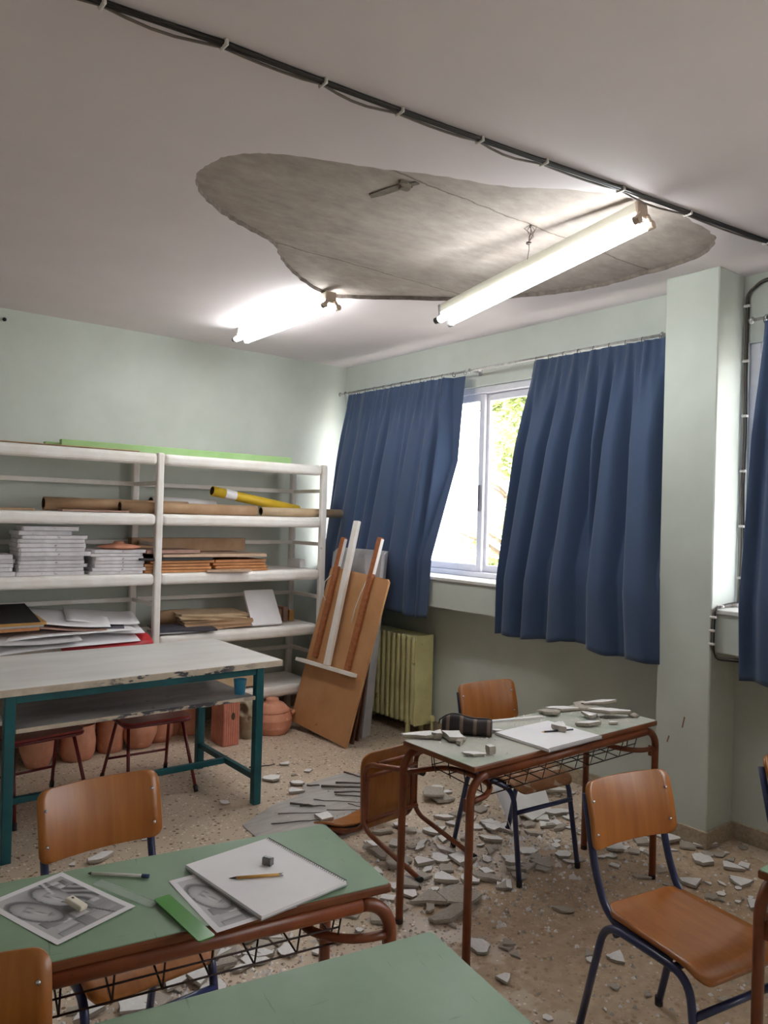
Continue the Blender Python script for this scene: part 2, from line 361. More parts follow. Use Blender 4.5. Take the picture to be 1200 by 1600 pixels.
def grid_sheet(bm, nu, nv, fn, mi=0, thick=None, smooth=True):
    """fn(u, v) -> point; thick(u, v) -> offset vector of the second skin"""
    A = [[bm.verts.new(fn(i / nu, j / nv)) for i in range(nu + 1)] for j in range(nv + 1)]
    def quad(a, b, c, dd):
        if len({a, b, c, dd}) == 4:
            try:
                f = bm.faces.new((a, b, c, dd)); f.material_index = mi; f.smooth = smooth
            except ValueError: pass
    for j in range(nv):
        for i in range(nu): quad(A[j][i], A[j][i + 1], A[j + 1][i + 1], A[j + 1][i])
    if thick:
        B = [[bm.verts.new(fn(i / nu, j / nv) + thick(i / nu, j / nv)) for i in range(nu + 1)] for j in range(nv + 1)]
        for j in range(nv):
            for i in range(nu): quad(B[j][i], B[j + 1][i], B[j + 1][i + 1], B[j][i + 1])
        for i in range(nu):
            quad(A[0][i + 1], A[0][i], B[0][i], B[0][i + 1]); quad(A[nv][i], A[nv][i + 1], B[nv][i + 1], B[nv][i])
        for j in range(nv):
            quad(A[j][0], A[j + 1][0], B[j + 1][0], B[j][0]); quad(A[j + 1][nu], A[j][nu], B[j][nu], B[j + 1][nu])
def obj(name, bm, m, parent=None, fix=True):
    if fix: bmesh.ops.recalc_face_normals(bm, faces=list(bm.faces))
    me = bpy.data.meshes.new(name); bm.to_mesh(me); bm.free()
    for x in (m if isinstance(m, (list, tuple)) else [m]): me.materials.append(M[x] if isinstance(x, str) else x)
    o = bpy.data.objects.new(name, me); COL.objects.link(o)
    if parent is not None: o.parent = parent
    return o
def empty(name, label, cat, loc=(0, 0, 0), rot=(0, 0, 0), group=None):
    o = bpy.data.objects.new(name, None); o.empty_display_size = 0.1; COL.objects.link(o)
    o.location = loc; o.rotation_euler = rot; o['label'] = label; o['category'] = cat
    if group: o['group'] = group
    return o
def tag(o, label, cat, group=None, loc=None, rot=None, kind=None):
    o['label'] = label; o['category'] = cat
    if group: o['group'] = group
    if kind: o['kind'] = kind
    if loc is not None: o.location = loc
    if rot is not None: o.rotation_euler = rot
    return o
def struct(name, bm, m, parent=None):
    o = obj(name, bm, m, parent)
    if parent is None: o['kind'] = 'structure'
    return o
def kids(o): return [c for c in bpy.data.objects if c.parent == o]
def dup(root, label, loc, rot=(0, 0, 0), group=None):
    r = root.copy(); COL.objects.link(r); r.location = loc; r.rotation_euler = rot; r['label'] = label
    if group: r['group'] = group
    for ch in kids(root):
        c = ch.copy(); COL.objects.link(c); c.parent = r
        for g in kids(ch):
            e = g.copy(); COL.objects.link(e); e.parent = c
    return r
R_ = math.radians

# ================================================================ SETTING
XW, YW, XL, YF, ZC = 4.14, 5.82, -2.6, -3.0, 3.07
b = new(); box(b, ((XL + XW) / 2, (YW + YF) / 2, -0.05), (XW - XL + 0.4, YW - YF + 0.4, 0.1)); struct('floor', b, 'floor')
b = new(); box(b, ((XL + XW) / 2, YW + 0.1, ZC / 2 + 0.05), (XW - XL + 0.4, 0.2, ZC + 0.1)); struct('wall_back', b, 'wall')
b = new(); box(b, (XL - 0.1, (YW + YF) / 2, ZC / 2 + 0.05), (0.2, YW - YF, ZC + 0.1)); struct('wall_left', b, 'wall')
b = new(); box(b, ((XL + XW) / 2, YF - 0.1, ZC / 2 + 0.05), (XW - XL + 0.4, 0.2, ZC + 0.1)); struct('wall_front', b, 'wall')
OPEN = [(2.44, 5.74), (-0.9, 2.055), (-2.85, -1.2)]
b = new()
edges = sorted([YF, YW] + [y for o in OPEN for y in o])
for y0, y1 in zip(edges[:-1], edges[1:]):
    if any(abs(y0 - o[0]) < 1e-6 for o in OPEN):
        box(b, (XW + 0.1, (y0 + y1) / 2, 0.60), (0.2, y1 - y0, 1.20)); box(b, (XW + 0.1, (y0 + y1) / 2, (2.70 + ZC + 0.1) / 2), (0.2, y1 - y0, ZC + 0.1 - 2.70))
    else: box(b, (XW + 0.1, (y0 + y1) / 2, ZC / 2 + 0.05), (0.2, y1 - y0, ZC + 0.1))
struct('wall_right', b, 'wall')
# pillar with two old scuffs
b = new(); box(b, ((3.87 + XW) / 2, 2.235, ZC / 2), (XW - 3.87, 0.31, ZC), bev=0.006); pil = struct('pillar', b, 'wall')
b = new()
for (y, z, l, a) in ((2.222, 0.635, 0.030, 0.2), (2.31, 0.525, 0.018, 0.3)):
    bar(b, (3.8695, y - l * a, z + l), (3.8695, y + l * a, z - l), 0.002, 0.007)
struct('scuff', b, mat('brown_scuff', (140, 92, 72), (120, 80, 62), 30, 0.8), pil)
b = new()   # box ledges under the windows, the marble boards on them
ledges = []
for k, (y0, y1) in enumerate(((2.39, YW), (-3.0, 2.08))):
    b = new(); box(b, ((3.90 + XW) / 2, (y0 + y1) / 2, 1.1325), (XW - 3.90, y1 - y0, 0.205), bev=0.004)
    o = struct('trim_%d' % (k + 1), b, 'wall')
    b = new(); box(b, ((3.885 + 4.30) / 2, (y0 + y1) / 2, 1.2475), (4.30 - 3.885, y1 - y0 - 0.01, 0.025), bev=0.004); struct('windowsill', b, 'marble', o)
# skirtings
def skirt(name, a, c, nrm):
    b = new(); a, c = Vector(a), Vector(c); bar(b, a, c, 0.015, 0.095, bev=0.003); return struct(name, b, 'skirting')
skirt('baseboard_back', (XL, YW - 0.008, 0.0475), (XW, YW - 0.008, 0.0475), 0)
b = new()
for a, c in (((XW - 0.008, 2.39, 0.0475), (XW - 0.008, YW - 0.02, 0.0475)), ((XW - 0.008, YF, 0.0475), (XW - 0.008, 2.065, 0.0475)),
             ((3.862, 2.072, 0.0475), (3.862, 2.398, 0.0475)), ((3.862, 2.072, 0.0475), (XW - 0.016, 2.072, 0.0475)), ((3.862, 2.398, 0.0475), (XW - 0.016, 2.398, 0.0475))):
    a, c = Vector(a), Vector(c); t = (c - a)
    if abs(t.x) > abs(t.y): box(b, (a + c) / 2, (abs(t.x) + 0.015, 0.015, 0.095), bev=0.003)
    else: box(b, (a + c) / 2, (0.015, abs(t.y), 0.095), bev=0.003)
struct('baseboard_right', b, 'skirting')
# ceiling: a skin of plaster with the fallen area cut out, concrete above it
HOLE = [(1.337, 3.0), (1.311, 2.866), (1.323, 2.738), (1.389, 2.63), (1.483, 2.552), (1.663, 2.469), (1.851, 2.387), (2.089, 2.273), (2.345, 2.162), (2.563, 2.006),
        (2.776, 1.907), (2.994, 1.862), (3.26, 1.864), (3.482, 1.898), (3.642, 2.027), (3.716, 2.227), (3.73, 2.467), (3.736, 2.723), (3.679, 2.955), (3.54, 3.239),
        (3.353, 3.498), (3.112, 3.712), (2.861, 3.915), (2.696, 3.996), (2.386, 3.843), (2.109, 3.598), (1.982, 3.449), (1.82, 3.357), (1.641, 3.279), (1.47, 3.158)]
def crom(P, n=6):
    out = []; N = len(P)
    for i in range(N):
        p = [Vector(P[(i + k) % N]).to_3d() for k in (-1, 0, 1, 2)]
        for s in range(n):
            t = s / n
            out.append(0.5 * (2 * p[1] + (p[2] - p[0]) * t + (2 * p[0] - 5 * p[1] + 4 * p[2] - p[3]) * t * t + (3 * p[1] - p[0] - 3 * p[2] + p[3]) * t ** 3))
    return [(q.x + random.uniform(-0.006, 0.006), q.y + random.uniform(-0.006, 0.006)) for q in out]
hole = crom(HOLE)
outer = [(XL - 0.1, YF - 0.1), (XW + 0.1, YF - 0.1), (XW + 0.1, YW + 0.1), (XL - 0.1, YW + 0.1)]
allp = outer + hole
tri = tessellate_polygon([[Vector((x, y, 0)) for x, y in outer], [Vector((x, y, 0)) for x, y in hole]])
b = new(); lo = [b.verts.new((x, y, ZC)) for x, y in allp]; hi = [b.verts.new((x, y, ZC + 0.024)) for x, y in allp]
for t in tri:
    b.faces.new([lo[k] for k in t]); b.faces.new([hi[k] for k in t][::-1])
for ring in (range(4), range(4, len(allp))):
    ring = list(ring)
    for k, i in enumerate(ring):
        j = ring[(k + 1) % len(ring)]; f = b.faces.new((lo[i], lo[j], hi[j], hi[i])); f.material_index = 1
ceil = struct('ceiling', b, ['ceiling', mat('shadow_toned_plaster_rim', (132, 120, 112), (104, 94, 88), 30, 0.95)])  # rim colour is darkened to paint in the shadow line of the broken edge
b = new(); box(b, ((XL + XW) / 2, (YW + YF) / 2, ZC + 0.024 + 0.1), (XW - XL + 0.4, YW - YF + 0.4, 0.2)); struct('ceiling_slab', b, 'concrete')
b = new()   # scraps of mortar still clinging to the concrete
for (x, y, r) in ((2.03, 2.47, 0.030), (2.05, 2.50, 0.022)):
    poly = [(x + r * 1.8 * random.uniform(0.6, 1) * math.cos(a), y + r * random.uniform(0.5, 1) * math.sin(a)) for a in [k * 0.785 for k in range(8)]]
    prism(b, poly, ZC + 0.024, ZC + 0.012, jit=0.008)
prism(b, [(1.985, 2.66), (2.0, 2.60), (2.02, 2.50), (2.06, 2.43), (2.085, 2.44), (2.06, 2.52), (2.035, 2.62), (2.01, 2.68)], ZC + 0.026, ZC + 0.020, jit=0.008)
struct('mortar_scrap', b, mat('dark_mortar_scrap', (122, 112, 100), (104, 94, 84), 20, 0.95), ceil)

# ---------------------------------------------------------------- windows
def window(n, y0, y1, z0, z1, sashes, transom=None):
    root = bpy.data.objects.new('window_%d' % n, None); COL.objects.link(root); root['kind'] = 'structure'; root.location = (4.20, (y0 + y1) / 2, z0)
    cy = (y0 + y1) / 2
    def L(x, y, z): return (x - 4.20, y - cy, z - z0)
    b = new()
    for (a, c) in (((y0, z0), (y0, z1)), ((y1, z0), (y1, z1))): box(b, L(4.21, a[0] + (0.03 if a[0] == y0 else -0.03), (z0 + z1) / 2), (0.09, 0.06, z1 - z0), bev=0.004)
    for z in (z0 + 0.02, z1 - 0.025): box(b, L(4.21, cy, z), (0.089, y1 - y0 - 0.12, 0.05 if z > 2 else 0.04), bev=0.004)
    if transom: box(b, L(4.21, cy, transom), (0.085, y1 - y0 - 0.12, 0.05), bev=0.004)
    struct('frame', b, 'alu', root)
    for k, (a, c) in enumerate(sashes):
        x = 4.195 if k % 2 == 0 else 4.225
        za, zb = (z0 + 0.04, z1 - 0.05)
        b = new(); w = 0.055
        for y in (a + w / 2, c - w / 2): box(b, L(x, y, (za + zb) / 2), (0.026, w, zb - za), bev=0.004)
        for z in (za + w / 2, zb - w / 2): box(b, L(x, (a + c) / 2, z), (0.0255, c - a - 2 * w, w), bev=0.004)
        if transom: box(b, L(x, (a + c) / 2, transom), (0.0255, c - a - 2 * w, 0.05), bev=0.004)
        s = struct('sash', b, 'alu', root)
        b = new(); box(b, L(x, (a + c) / 2, (za + zb) / 2), (0.005, c - a - 2 * w + 0.01, zb - za - 2 * w + 0.01)); struct('pane', b, 'glass', s)
        if n == 1 and k == 0:
            b = new(); box(b, L(x - 0.022, a + w / 2, 1.86), (0.02, 0.022, 0.20), bev=0.006); struct('handle', b, 'slatecard', s)
    return root
window(1, 2.44, 5.74, 1.26, 2.70, [(4.07, 5.68), (2.50, 4.10)])
window(2, -0.9, 2.055, 1.26, 2.70, [(0.55, 1.995), (-0.84, 0.60)], transom=2.20)
window(3, -2.85, -1.2, 1.26, 2.70, [(-2.79, -2.0), (-2.04, -1.26)])

# ---------------------------------------------------------------- outdoors
b = new(); box(b, (44.4, 2, -3.6), (80, 120, 0.2)); struct('ground_outside', b, 'court')
def tree(loc, crown, n, label, seed):
    rnd = random.Random(seed)
    root = empty('broadleaf_tree', label, 'tree', loc)
    b = new(); tube(b, [(0, 0, 0), (0.05, 0.03, 1.5), (-0.05, 0.1, 3.0), (0.1, 0.0, 4.6), (0.05, 0, 7.4)], lambda t: 0.16 * (1 - 0.8 * t), 10)
    for k in range(16):
        a = rnd.uniform(0, 6.28); h = rnd.uniform(2.0, 5.4); l = rnd.uniform(0.7, 1.3)
        tube(b, [(0, 0, h), (l * 0.5 * math.cos(a), l * 0.5 * math.sin(a), h + 0.35), (l * math.cos(a), l * math.sin(a), h + 0.55)], lambda t: 0.045 * (1 - 0.8 * t), 6)
    obj('trunk', b, 'trunk', root)
    b = new()
    blobs = []
    for k in range(42):
        a = rnd.uniform(0, 6.28); rr = crown * math.sqrt(rnd.random()); h = rnd.uniform(3.4, 8.0); blobs.append((rr * math.cos(a), rr * math.sin(a), h, rnd.uniform(0.25, 0.5)))
    for k in range(n):
        bx, by, bz, br = rnd.choice(blobs)
        v = Vector((rnd.gauss(0, 1), rnd.gauss(0, 1), rnd.gauss(0, 1))).normalized() * br * rnd.random() ** 0.5
        c = Vector((bx, by, bz)) + v; s = rnd.uniform(0.05, 0.095)
        u = Vector((rnd.gauss(0, 1), rnd.gauss(0, 1), rnd.gauss(0, 0.6))).normalized(); q = u.orthogonal().normalized()
        q = (q + u.cross(q) * rnd.uniform(-1, 1)).normalized()
        p = [c - u * s, c + q * s * 0.45 + u * s * -0.1, c + u * s, c - q * s * 0.45 + u * s * -0.1]
        b.faces.new([b.verts.new(x) for x in p])
    f = obj('foliage', b, 'leaf', root, fix=False); f['kind'] = 'stuff'
tree((9.6, 8.50, -3.5), 0.85, 8000, 'sunlit broadleaf tree outside the window gap between the two curtains', 3)

# ---------------------------------------------------------------- curtains and rods
def curtain(name, label, top, bot, ztop, zbot, seed, rodx=4.02, hem=None, amp=0.115, curl=False):
    """top = (y_left, y_right); bot = list of (u, y, z) along the lower edge; u=0 is the far (+Y) side"""
    rnd = random.Random(seed)
    W = abs(top[0] - top[1]); n = int(W / 0.062)
    fine = [((k + 0.5 + rnd.uniform(-0.25, 0.25)) / n, rnd.uniform(0.5, 1.2), rnd.uniform(0.30, 0.42) / n) for k in range(n)]
    m = max(5, int(W / 0.135))
    wide = [((k + 0.5 + rnd.uniform(-0.32, 0.32)) / m, rnd.uniform(0.25, 1.35), rnd.uniform(0.15, 0.27) / m, rnd.uniform(-0.45, 0.45) / m) for k in range(m)]
    def low(u):
        for (u0, y0, z0), (u1, y1, z1) in zip(bot[:-1], bot[1:]):
            if u <= u1 + 1e-9:
                t = (u - u0) / (u1 - u0); return y0 + (y1 - y0) * t, z0 + (z1 - z0) * t
        return bot[-1][1], bot[-1][2]
    def P(u, v, off=0.0):
        v = max(v, 0.0); y0 = top[0] + (top[1] - top[0]) * u; yb, zb = low(u)
        s = v ** 0.85
        y = y0 + (yb - y0) * s; z = ztop + (zb - ztop) * v
        # hangs from the rod, is pushed out by the sill ledge
        xb = rodx + (3.842 - rodx) * min(1.0, v / 0.80) ** 1.1
        hf = math.exp(-((v - 0.065) / 0.10) ** 2) if v > 0.065 else 0.8 + 0.2 * v / 0.065      # heading pleats die out downwards
        hw = min(1.0, max(0.0, (v - 0.03) / 0.30))                                                # broad folds take over
        ff = sum(a * math.exp(-((u - c) / wd) ** 2) for c, a, wd in fine) - 0.5
        fw = 0.55 - sum(a * math.exp(-((u - c - dr * v) / (wd * (0.8 + 0.5 * v))) ** 2) for c, a, wd, dr in wide)
        fold = 0.030 * ff * hf + amp * fw * hw * (1.0 - 0.25 * max(0.0, v - 0.8) / 0.2)
        lim = rodx + 0.05 + (3.880 - rodx - 0.05) * min(1.0, max(0.0, (v - 0.35) / 0.40))
        if curl and u > 0.86:            # the leading edge turns back towards the glass
            k = (u - 0.86) / 0.14; fold = fold * (1 - k) - k * 0.20; y += k * 0.04
        return Vector((min(xb - fold, lim) - 0.012 + off, y, z + 0.005 * math.sin(u * 23) * v))
    root = empty(name, label, 'curtain', (rodx, (top[0] + top[1]) / 2, zbot))
    o = Vector(root.location)
    b = new(); grid_sheet(b, 260, 60, lambda u, v: P(u, v) - o, thick=lambda u, v: Vector((0.0025, 0, 0))); obj('cloth', b, 'cloth', root, fix=False)
    if hem:
        b = new(); grid_sheet(b, 260, 10, lambda u, v: P(u, 1 - hem * (1 - v), 0.006) - o); obj('hem', b, 'cloth', root, fix=False)
    b = new(); grid_sheet(b, 200, 3, lambda u, v: P(u, 0.06 * v - 0.002, -0.0035) - o); obj('heading_tape', b, 'cloth', root, fix=False)
    return root
curtain('blue_curtain', 'blue cloth curtain in the window corner, behind the leaning boards', (5.60, 4.12),
        [(0, 5.70, 0.98), (0.4, 5.15, 0.97), (0.75, 4.55, 0.96), (0.88, 4.42, 0.93), (1, 4.27, 0.95)], 2.775, 0.93, 11, hem=None, amp=0.060, curl=True)
curtain('blue_curtain', 'blue cloth curtain with a deep hem, hanging right beside the pillar', (3.455, 2.425),
        [(0, 3.56, 0.935), (0.22, 3.34, 0.935), (0.42, 3.10, 0.945), (0.50, 3.00, 0.97), (0.75, 2.68, 0.93), (1, 2.372, 0.925)], 2.78, 0.92, 23, hem=0.13)
curtain('blue_curtain', 'blue cloth curtain cut off by the photo edge, past the pillar', (1.905, 0.75),
        [(0, 1.885, 0.93), (0.5, 1.35, 0.91), (1, 0.72, 0.92)], 2.77, 0.91, 31, hem=0.13)
def rod(label, y0, y1, x, z, rings):
    root = empty('curtain_rod', label, 'curtain rod', (x, (y0 + y1) / 2, z)); o = Vector(root.location)
    b = new(); tube(b, [Vector((x, y0, z)) - o, Vector((x, y1, z)) - o], 0.009, 8); obj('pole', b, 'rod', root)
    for y in (y0, y1):
        b = new(); lathe(b, [(0.0, -0.02), (0.012, -0.015), (0.016, 0.0), (0.012, 0.015), (0.0, 0.02)], Vector((x, y, z)) - o, 10); obj('finial', b, 'rod', root)
    for y in [y0 + 0.08, (y0 + y1) / 2, y1 - 0.08]:
        b = new(); box(b, Vector(((x + XW) / 2, y, z)) - o, (XW - x, 0.014, 0.014), bev=0.002); box(b, Vector((XW - 0.005, y, z)) - o, (0.01, 0.03, 0.05), bev=0.002); tube(b, [Vector((x + 0.014 * math.cos(a), y, z + 0.014 * math.sin(a))) - o for a in [k * 0.785 for k in range(8)]], 0.005, 6, closed=True)
        obj('bracket', b, 'steel', root)
    first = None
    for y in rings:
        if first is None:
            b = new(); tube(b, [(0.017 * math.cos(a), 0, 0.017 * math.sin(a)) for a in [k * 0.628 for k in range(10)]], 0.0028, 6, closed=True); first = obj('curtain_ring', b, 'greycap', root); r = first
        else:
            r = first.copy(); COL.objects.link(r)
        r.location = Vector((x, y, z - 0.009)) - o; r.rotation_euler = (0, 0, random.uniform(-0.4, 0.4))
rod('thin metal curtain rod running along the wall above the two blue curtains', 2.42, 5.74, 4.02, 2.80, [5.59 - k * 0.122 for k in range(13)] + [3.44 - k * 0.116 for k in range(9)])
rod('curtain rod past the pillar at the photo edge', -0.9, 1.98, 4.02, 2.79, [1.91 - k * 0.12 for k in range(10)])

# ---------------------------------------------------------------- radiator
root = empty('radiator', 'cream yellow column radiator under the window ledge', 'radiator', (4.0, 4.9, 0))
for k in range(13):
    y = 4.51 + k * 0.062 - 4.9
    b = new()
    for x in (-0.075, -0.025, 0.025, 0.075):
        box(b, (x, y, 0.435), (0.040, 0.040, 0.69), bev=0.014, seg=2)
    box(b, (0, y, 0.755), (0.19, 0.05, 0.05), bev=0.018, seg=2); box(b, (0, y, 0.115), (0.19, 0.05, 0.05), bev=0.018, seg=2)
    box(b, (0, y, 0.435), (0.18, 0.012, 0.64))
    obj('fin', b, 'radiator', root)
b = new(); box(b, (0, 4.475 - 4.9, 0.435), (0.185, 0.012, 0.70), bev=0.005); obj('end_panel', b, 'radiator', root)
b = new()
for y in (4.57, 5.19):
    for x in (-0.07, 0.07): box(b, (x, y - 4.9, 0.05), (0.03, 0.03, 0.10), bev=0.004)
obj('foot', b, 'radiator', root)
b = new(); tube(b, fillet([(0.05, 4.46 - 4.9, 0.12), (0.05, 4.42 - 4.9, 0.12), (0.05, 4.42 - 4.9, 0.0)], 0.02), 0.010, 8); lathe(b, [(0.0, 0), (0.02, 0.0), (0.022, 0.03), (0.012, 0.045), (0, 0.045)], (0.05, 4.42 - 4.9, 0.12), 10); obj('valve', b, 'radiator', root)

# ---------------------------------------------------------------- fluorescent lamps
def lamp(label, loc, rot, L=1.26):
    root = empty('fluorescent_lamp', label, 'lamp', loc, rot, 'twin tube ceiling lamps')
    b = new(); h = L / 2 - 0.02
    # trapezoid housing along local y
    prof = [(-0.030, 0.0), (0.030, 0.0), (0.036, -0.045), (0.020, -0.068), (-0.020, -0.068), (-0.036, -0.045)]
    A = [b.verts.new((x, -h, z)) for x, z in prof]; B = [b.verts.new((x, h, z)) for x, z in prof]
    for k in range(6): b.faces.new((A[k], A[(k + 1) % 6], B[(k + 1) % 6], B[k]))
    b.faces.new(A[::-1]); b.faces.new(B)
    obj('housing', b, 'lampbody', root)
    for s, m in ((-1, 'lampcap'), (1, 'greycap')):
        b = new(); box(b, (0, s * (h + 0.008), -0.034), (0.074, 0.016, 0.070), bev=0.004); e = obj('end_cap', b, m, root)
        for q in (-1, 1):
            b = new(); bar(b, (q * 0.02, s * (h + 0.012), -0.052), (q * 0.046, s * (h + 0.012), -0.086), 0.026, 0.020, bev=0.004)
            t = bmesh.new(); lathe(t, [(0.0, -0.014), (0.018, -0.014), (0.018, 0.014), (0.0, 0.014)], (0, 0, 0), 14); merge(b, t, Matrix.Translation((q * 0.050, s * (h + 0.012), -0.090)) @ Euler((R_(90), 0, 0)).to_matrix().to_4x4(), smooth=False)
            obj('socket', b, m, e)
    for q in (-1, 1):
        b = new(); tube(b, [(q * 0.040, -h, -0.088), (q * 0.040, h, -0.088)], 0.019, 12); obj('tube', b, 'tube', root)
    return root
lamp('twin tube lamp fixed flat to the intact ceiling, farther from the camera', (2.67, 4.53, ZC), (0, 0, R_(-2)))
tilt = math.atan2(0.20, 1.25)
l2 = lamp('twin tube lamp hanging askew from a wire below the bare concrete patch', (2.85, 2.50, 2.962), (-tilt, 0, 0))
b = new()
pp = [(2.80, 2.47, 2.95), (2.80, 2.46, 3.00), (2.79, 2.455, 3.03), (2.775, 2.43, 3.065), (2.76, 2.42, 3.094)]
tube(b, pp, 0.0016, 5)
for a in range(5):
    ph = a * 1.25; tube(b, [(2.76, 2.42, 3.094), (2.76 + 0.03 * math.cos(ph), 2.42 + 0.03 * math.sin(ph), 3.075), (2.778 + 0.012 * math.cos(ph + 2), 2.43 + 0.012 * math.sin(ph + 2), 3.045), (2.79, 2.455, 3.03)], 0.0013, 5)
for a in range(3):
    tube(b, [(2.79 + 0.012 * math.cos(k * 0.9 + a), 2.455 + 0.012 * math.sin(k * 0.9 + a), 3.02 + 0.003 * a) for k in range(6)], 0.0014, 5)
tag(obj('hanging_wire', b, 'wire'), 'twisted wire hanging from the concrete and holding the askew lamp', 'wire')

# ---------------------------------------------------------------- cables
cpts = [(-0.6, 2.26), (-0.1, 2.19), (0.3, 2.145), (0.66, 2.11), (0.994, 2.058), (1.323, 2.031), (1.613, 2.002), (1.953, 1.961), (2.257, 1.921), (2.671, 1.866), (3.095, 1.816), (3.684, 1.75), (4.12, 1.70)]
root = empty('ceiling_cable', 'bundle of dark cables clipped in a line across the ceiling', 'cable', (1.9, 1.96, ZC)); o = Vector(root.location)
rnd = random.Random(5)
for q in range(3):
    P = []
    for k in range(len(cpts) - 1):
        for s in range(5):
            t = s / 5; x = cpts[k][0] * (1 - t) + cpts[k + 1][0] * t; y = cpts[k][1] * (1 - t) + cpts[k + 1][1] * t
            sag = math.sin(t * 3.14)
            P.append(Vector((x, y + (q - 1) * 0.010 + sag * (0.006 if q == 2 else -0.003) * (q - 0.5), ZC - 0.008 - (0.014 * sag if q == 2 and k % 2 else 0.002 * q))) - o)
    b = new(); tube(b, P, 0.0066 if q < 2 else 0.0045, 8); obj('cable', b, 'cable_dark' if q < 2 else 'cable_grey', root)
clip0 = None
for (x, y) in cpts[2:-1] + [(0.1, 2.17)]:
    if clip0 is None:
        b = new(); box(b, (0, 0, -0.009), (0.012, 0.044, 0.022), bev=0.004); clip0 = obj('clip', b, 'clip', root); c = clip0
    else: c = clip0.copy(); COL.objects.link(c)
    c.location = Vector((x, y, ZC)) - o
root = empty('wall_cable', 'cables clipped down the wall corner beside the pillar and around the ledge', 'cable', (4.11, 2.06, 1.25)); o = Vector(root.location)
for q, m in ((0, 'cable_grey'), (1, 'cable_dark')):
    dx = q * 0.014
    P = [(4.128, 1.2, 3.03 - dx), (4.128, 1.98, 3.03 - dx), (4.128 , 2.064 - dx, 2.97), (4.13, 2.066 - dx, 2.6), (4.128, 2.06 - dx, 2.2), (4.13, 2.067 - dx, 1.9), (4.127, 2.058 - dx, 1.6), (4.12, 2.064 - dx, 1.275 + dx), (3.99, 2.062, 1.27 + dx), (3.875 - dx * 0.4, 2.07 - dx, 1.268), (3.862, 2.072 - dx, 1.20), (3.862, 2.075 - dx, 1.06), (3.885, 2.06, 1.012 - dx), (3.94, 1.9, 1.015 - dx)]
    b = new(); tube(b, [Vector(p) - o for p in fillet(P, 0.03, 4)], 0.0046, 8); obj('cable', b, m, root)
clip0 = None
for (x, y, z) in ((4.125, 2.058, 2.9), (4.125, 2.058, 2.6), (4.125, 2.055, 2.3), (4.125, 2.058, 2.0), (4.122, 2.055, 1.7), (4.118, 2.056, 1.42), (4.09, 2.062, 1.274), (3.93, 2.062, 1.274), (3.863, 2.066, 1.22), (3.863, 2.068, 1.15), (3.863, 2.069, 1.08)):
    if clip0 is None:
        b = new(); box(b, (0, 0, 0), (0.022, 0.034, 0.014), bev=0.004); clip0 = obj('clip', b, 'clip', root); c = clip0
    else: c = clip0.copy(); COL.objects.link(c)
    c.location = Vector((x, y, z)) - o
b = new(); lathe(b, [(0.0, 0), (0.012, 0), (0.014, 0.012), (0.006, 0.02), (0, 0.02)], (0, 0, 0), 10); tag(obj('wall_hook', b, 'black'), 'small black hook at the top of the wall, far above the shelves', 'hook', loc=(1.22, 5.815, 2.99), rot=(R_(90), 0, 0))

# ================================================================ SHELVING
def rounded_poly(w, h, r, n=3, jit=0.0, rnd=random):
    out = []
    for cx, cy, a0 in ((w / 2 - r, h / 2 - r, 0), (-w / 2 + r, h / 2 - r, 90), (-w / 2 + r, -h / 2 + r, 180), (w / 2 - r, -h / 2 + r, 270)):
        for k in range(n + 1):
            a = R_(a0 + 90 * k / n); out.append((cx + r * math.cos(a) + rnd.uniform(-jit, jit), cy + r * math.sin(a) + rnd.uniform(-jit, jit)))
    return out
SX, SY0, SY1 = (0.75, 2.155, 3.56), 5.29, 5.76
SZ = (2.105, 1.675, 1.25, 0.80, 0.33)
root = empty('shelving_unit', 'white painted open shelving unit standing against the back wall', 'shelves', (2.15, 5.5, 0)); o = Vector(root.location)
for x in SX:
    for y in (SY0, SY1):
        zb = 0.26 if x == SX[1] and y == SY0 else 0.0     # the middle front post stops at the lowest shelf
        b = new(); box(b, Vector((x, y, (2.11 + zb) / 2)) - o, (0.052, 0.05, 2.11 - zb), bev=0.012, seg=2); obj('post', b, 'shelf', root)
    for z in (1.895, 1.455, 1.02, 0.55):
        b = new(); box(b, Vector((x, (SY0 + SY1) / 2, z)) - o, (0.022, SY1 - SY0 - 0.045, 0.03), bev=0.004); obj('side_rail', b, 'shelf', root)
for x0, x1 in zip(SX[:-1], SX[1:]):
    for z in SZ:
        b = new(); box(b, Vector(((x0 + x1) / 2, 5.545, z - 0.012)) - o, (x1 - x0 - 0.004 + (0.05 if z > 2 else -0.05), 0.45, 0.022), bev=0.003); obj('shelf', b, 'shelf', root)
        b = new(); box(b, Vector(((x0 + x1) / 2, 5.295, z - 0.042)) - o, (x1 - x0 - 0.052, 0.060, 0.082), bev=0.026, seg=3); obj('front_rail', b, 'shelf', root)
    for z in (1.895, 1.455, 1.02, 0.55):
        b = new(); box(b, Vector(((x0 + x1) / 2, SY1 - 0.03, z)) - o, (x1 - x0 - 0.05, 0.020, 0.034), bev=0.004); obj('back_rail', b, 'shelf', root)
def plank(label, a, c, wy, hz, m, name='plank', cat='plank', **k):
    b = new(); a, c = Vector(a), Vector(c); mid = (a + c) / 2
    bar(b, a - mid, c - mid, wy, hz, bev=0.003); return tag(obj(name, b, m), label, cat, loc=mid, **k)
plank('long light green plank lying along the top of the shelves', (1.52, 5.47, 2.137), (3.36, 5.50, 2.137), 0.05, 0.060, 'greenplank')
plank('short light green offcut behind the left end of the long green plank', (1.44, 5.56, 2.128), (1.75, 5.56, 2.128), 0.06, 0.042, 'greenplank')
plank('thin brown strip of board at the far left on the shelf top', (0.8, 5.42, 2.113), (2.02, 5.42, 2.113), 0.2, 0.008, 'cardboard')
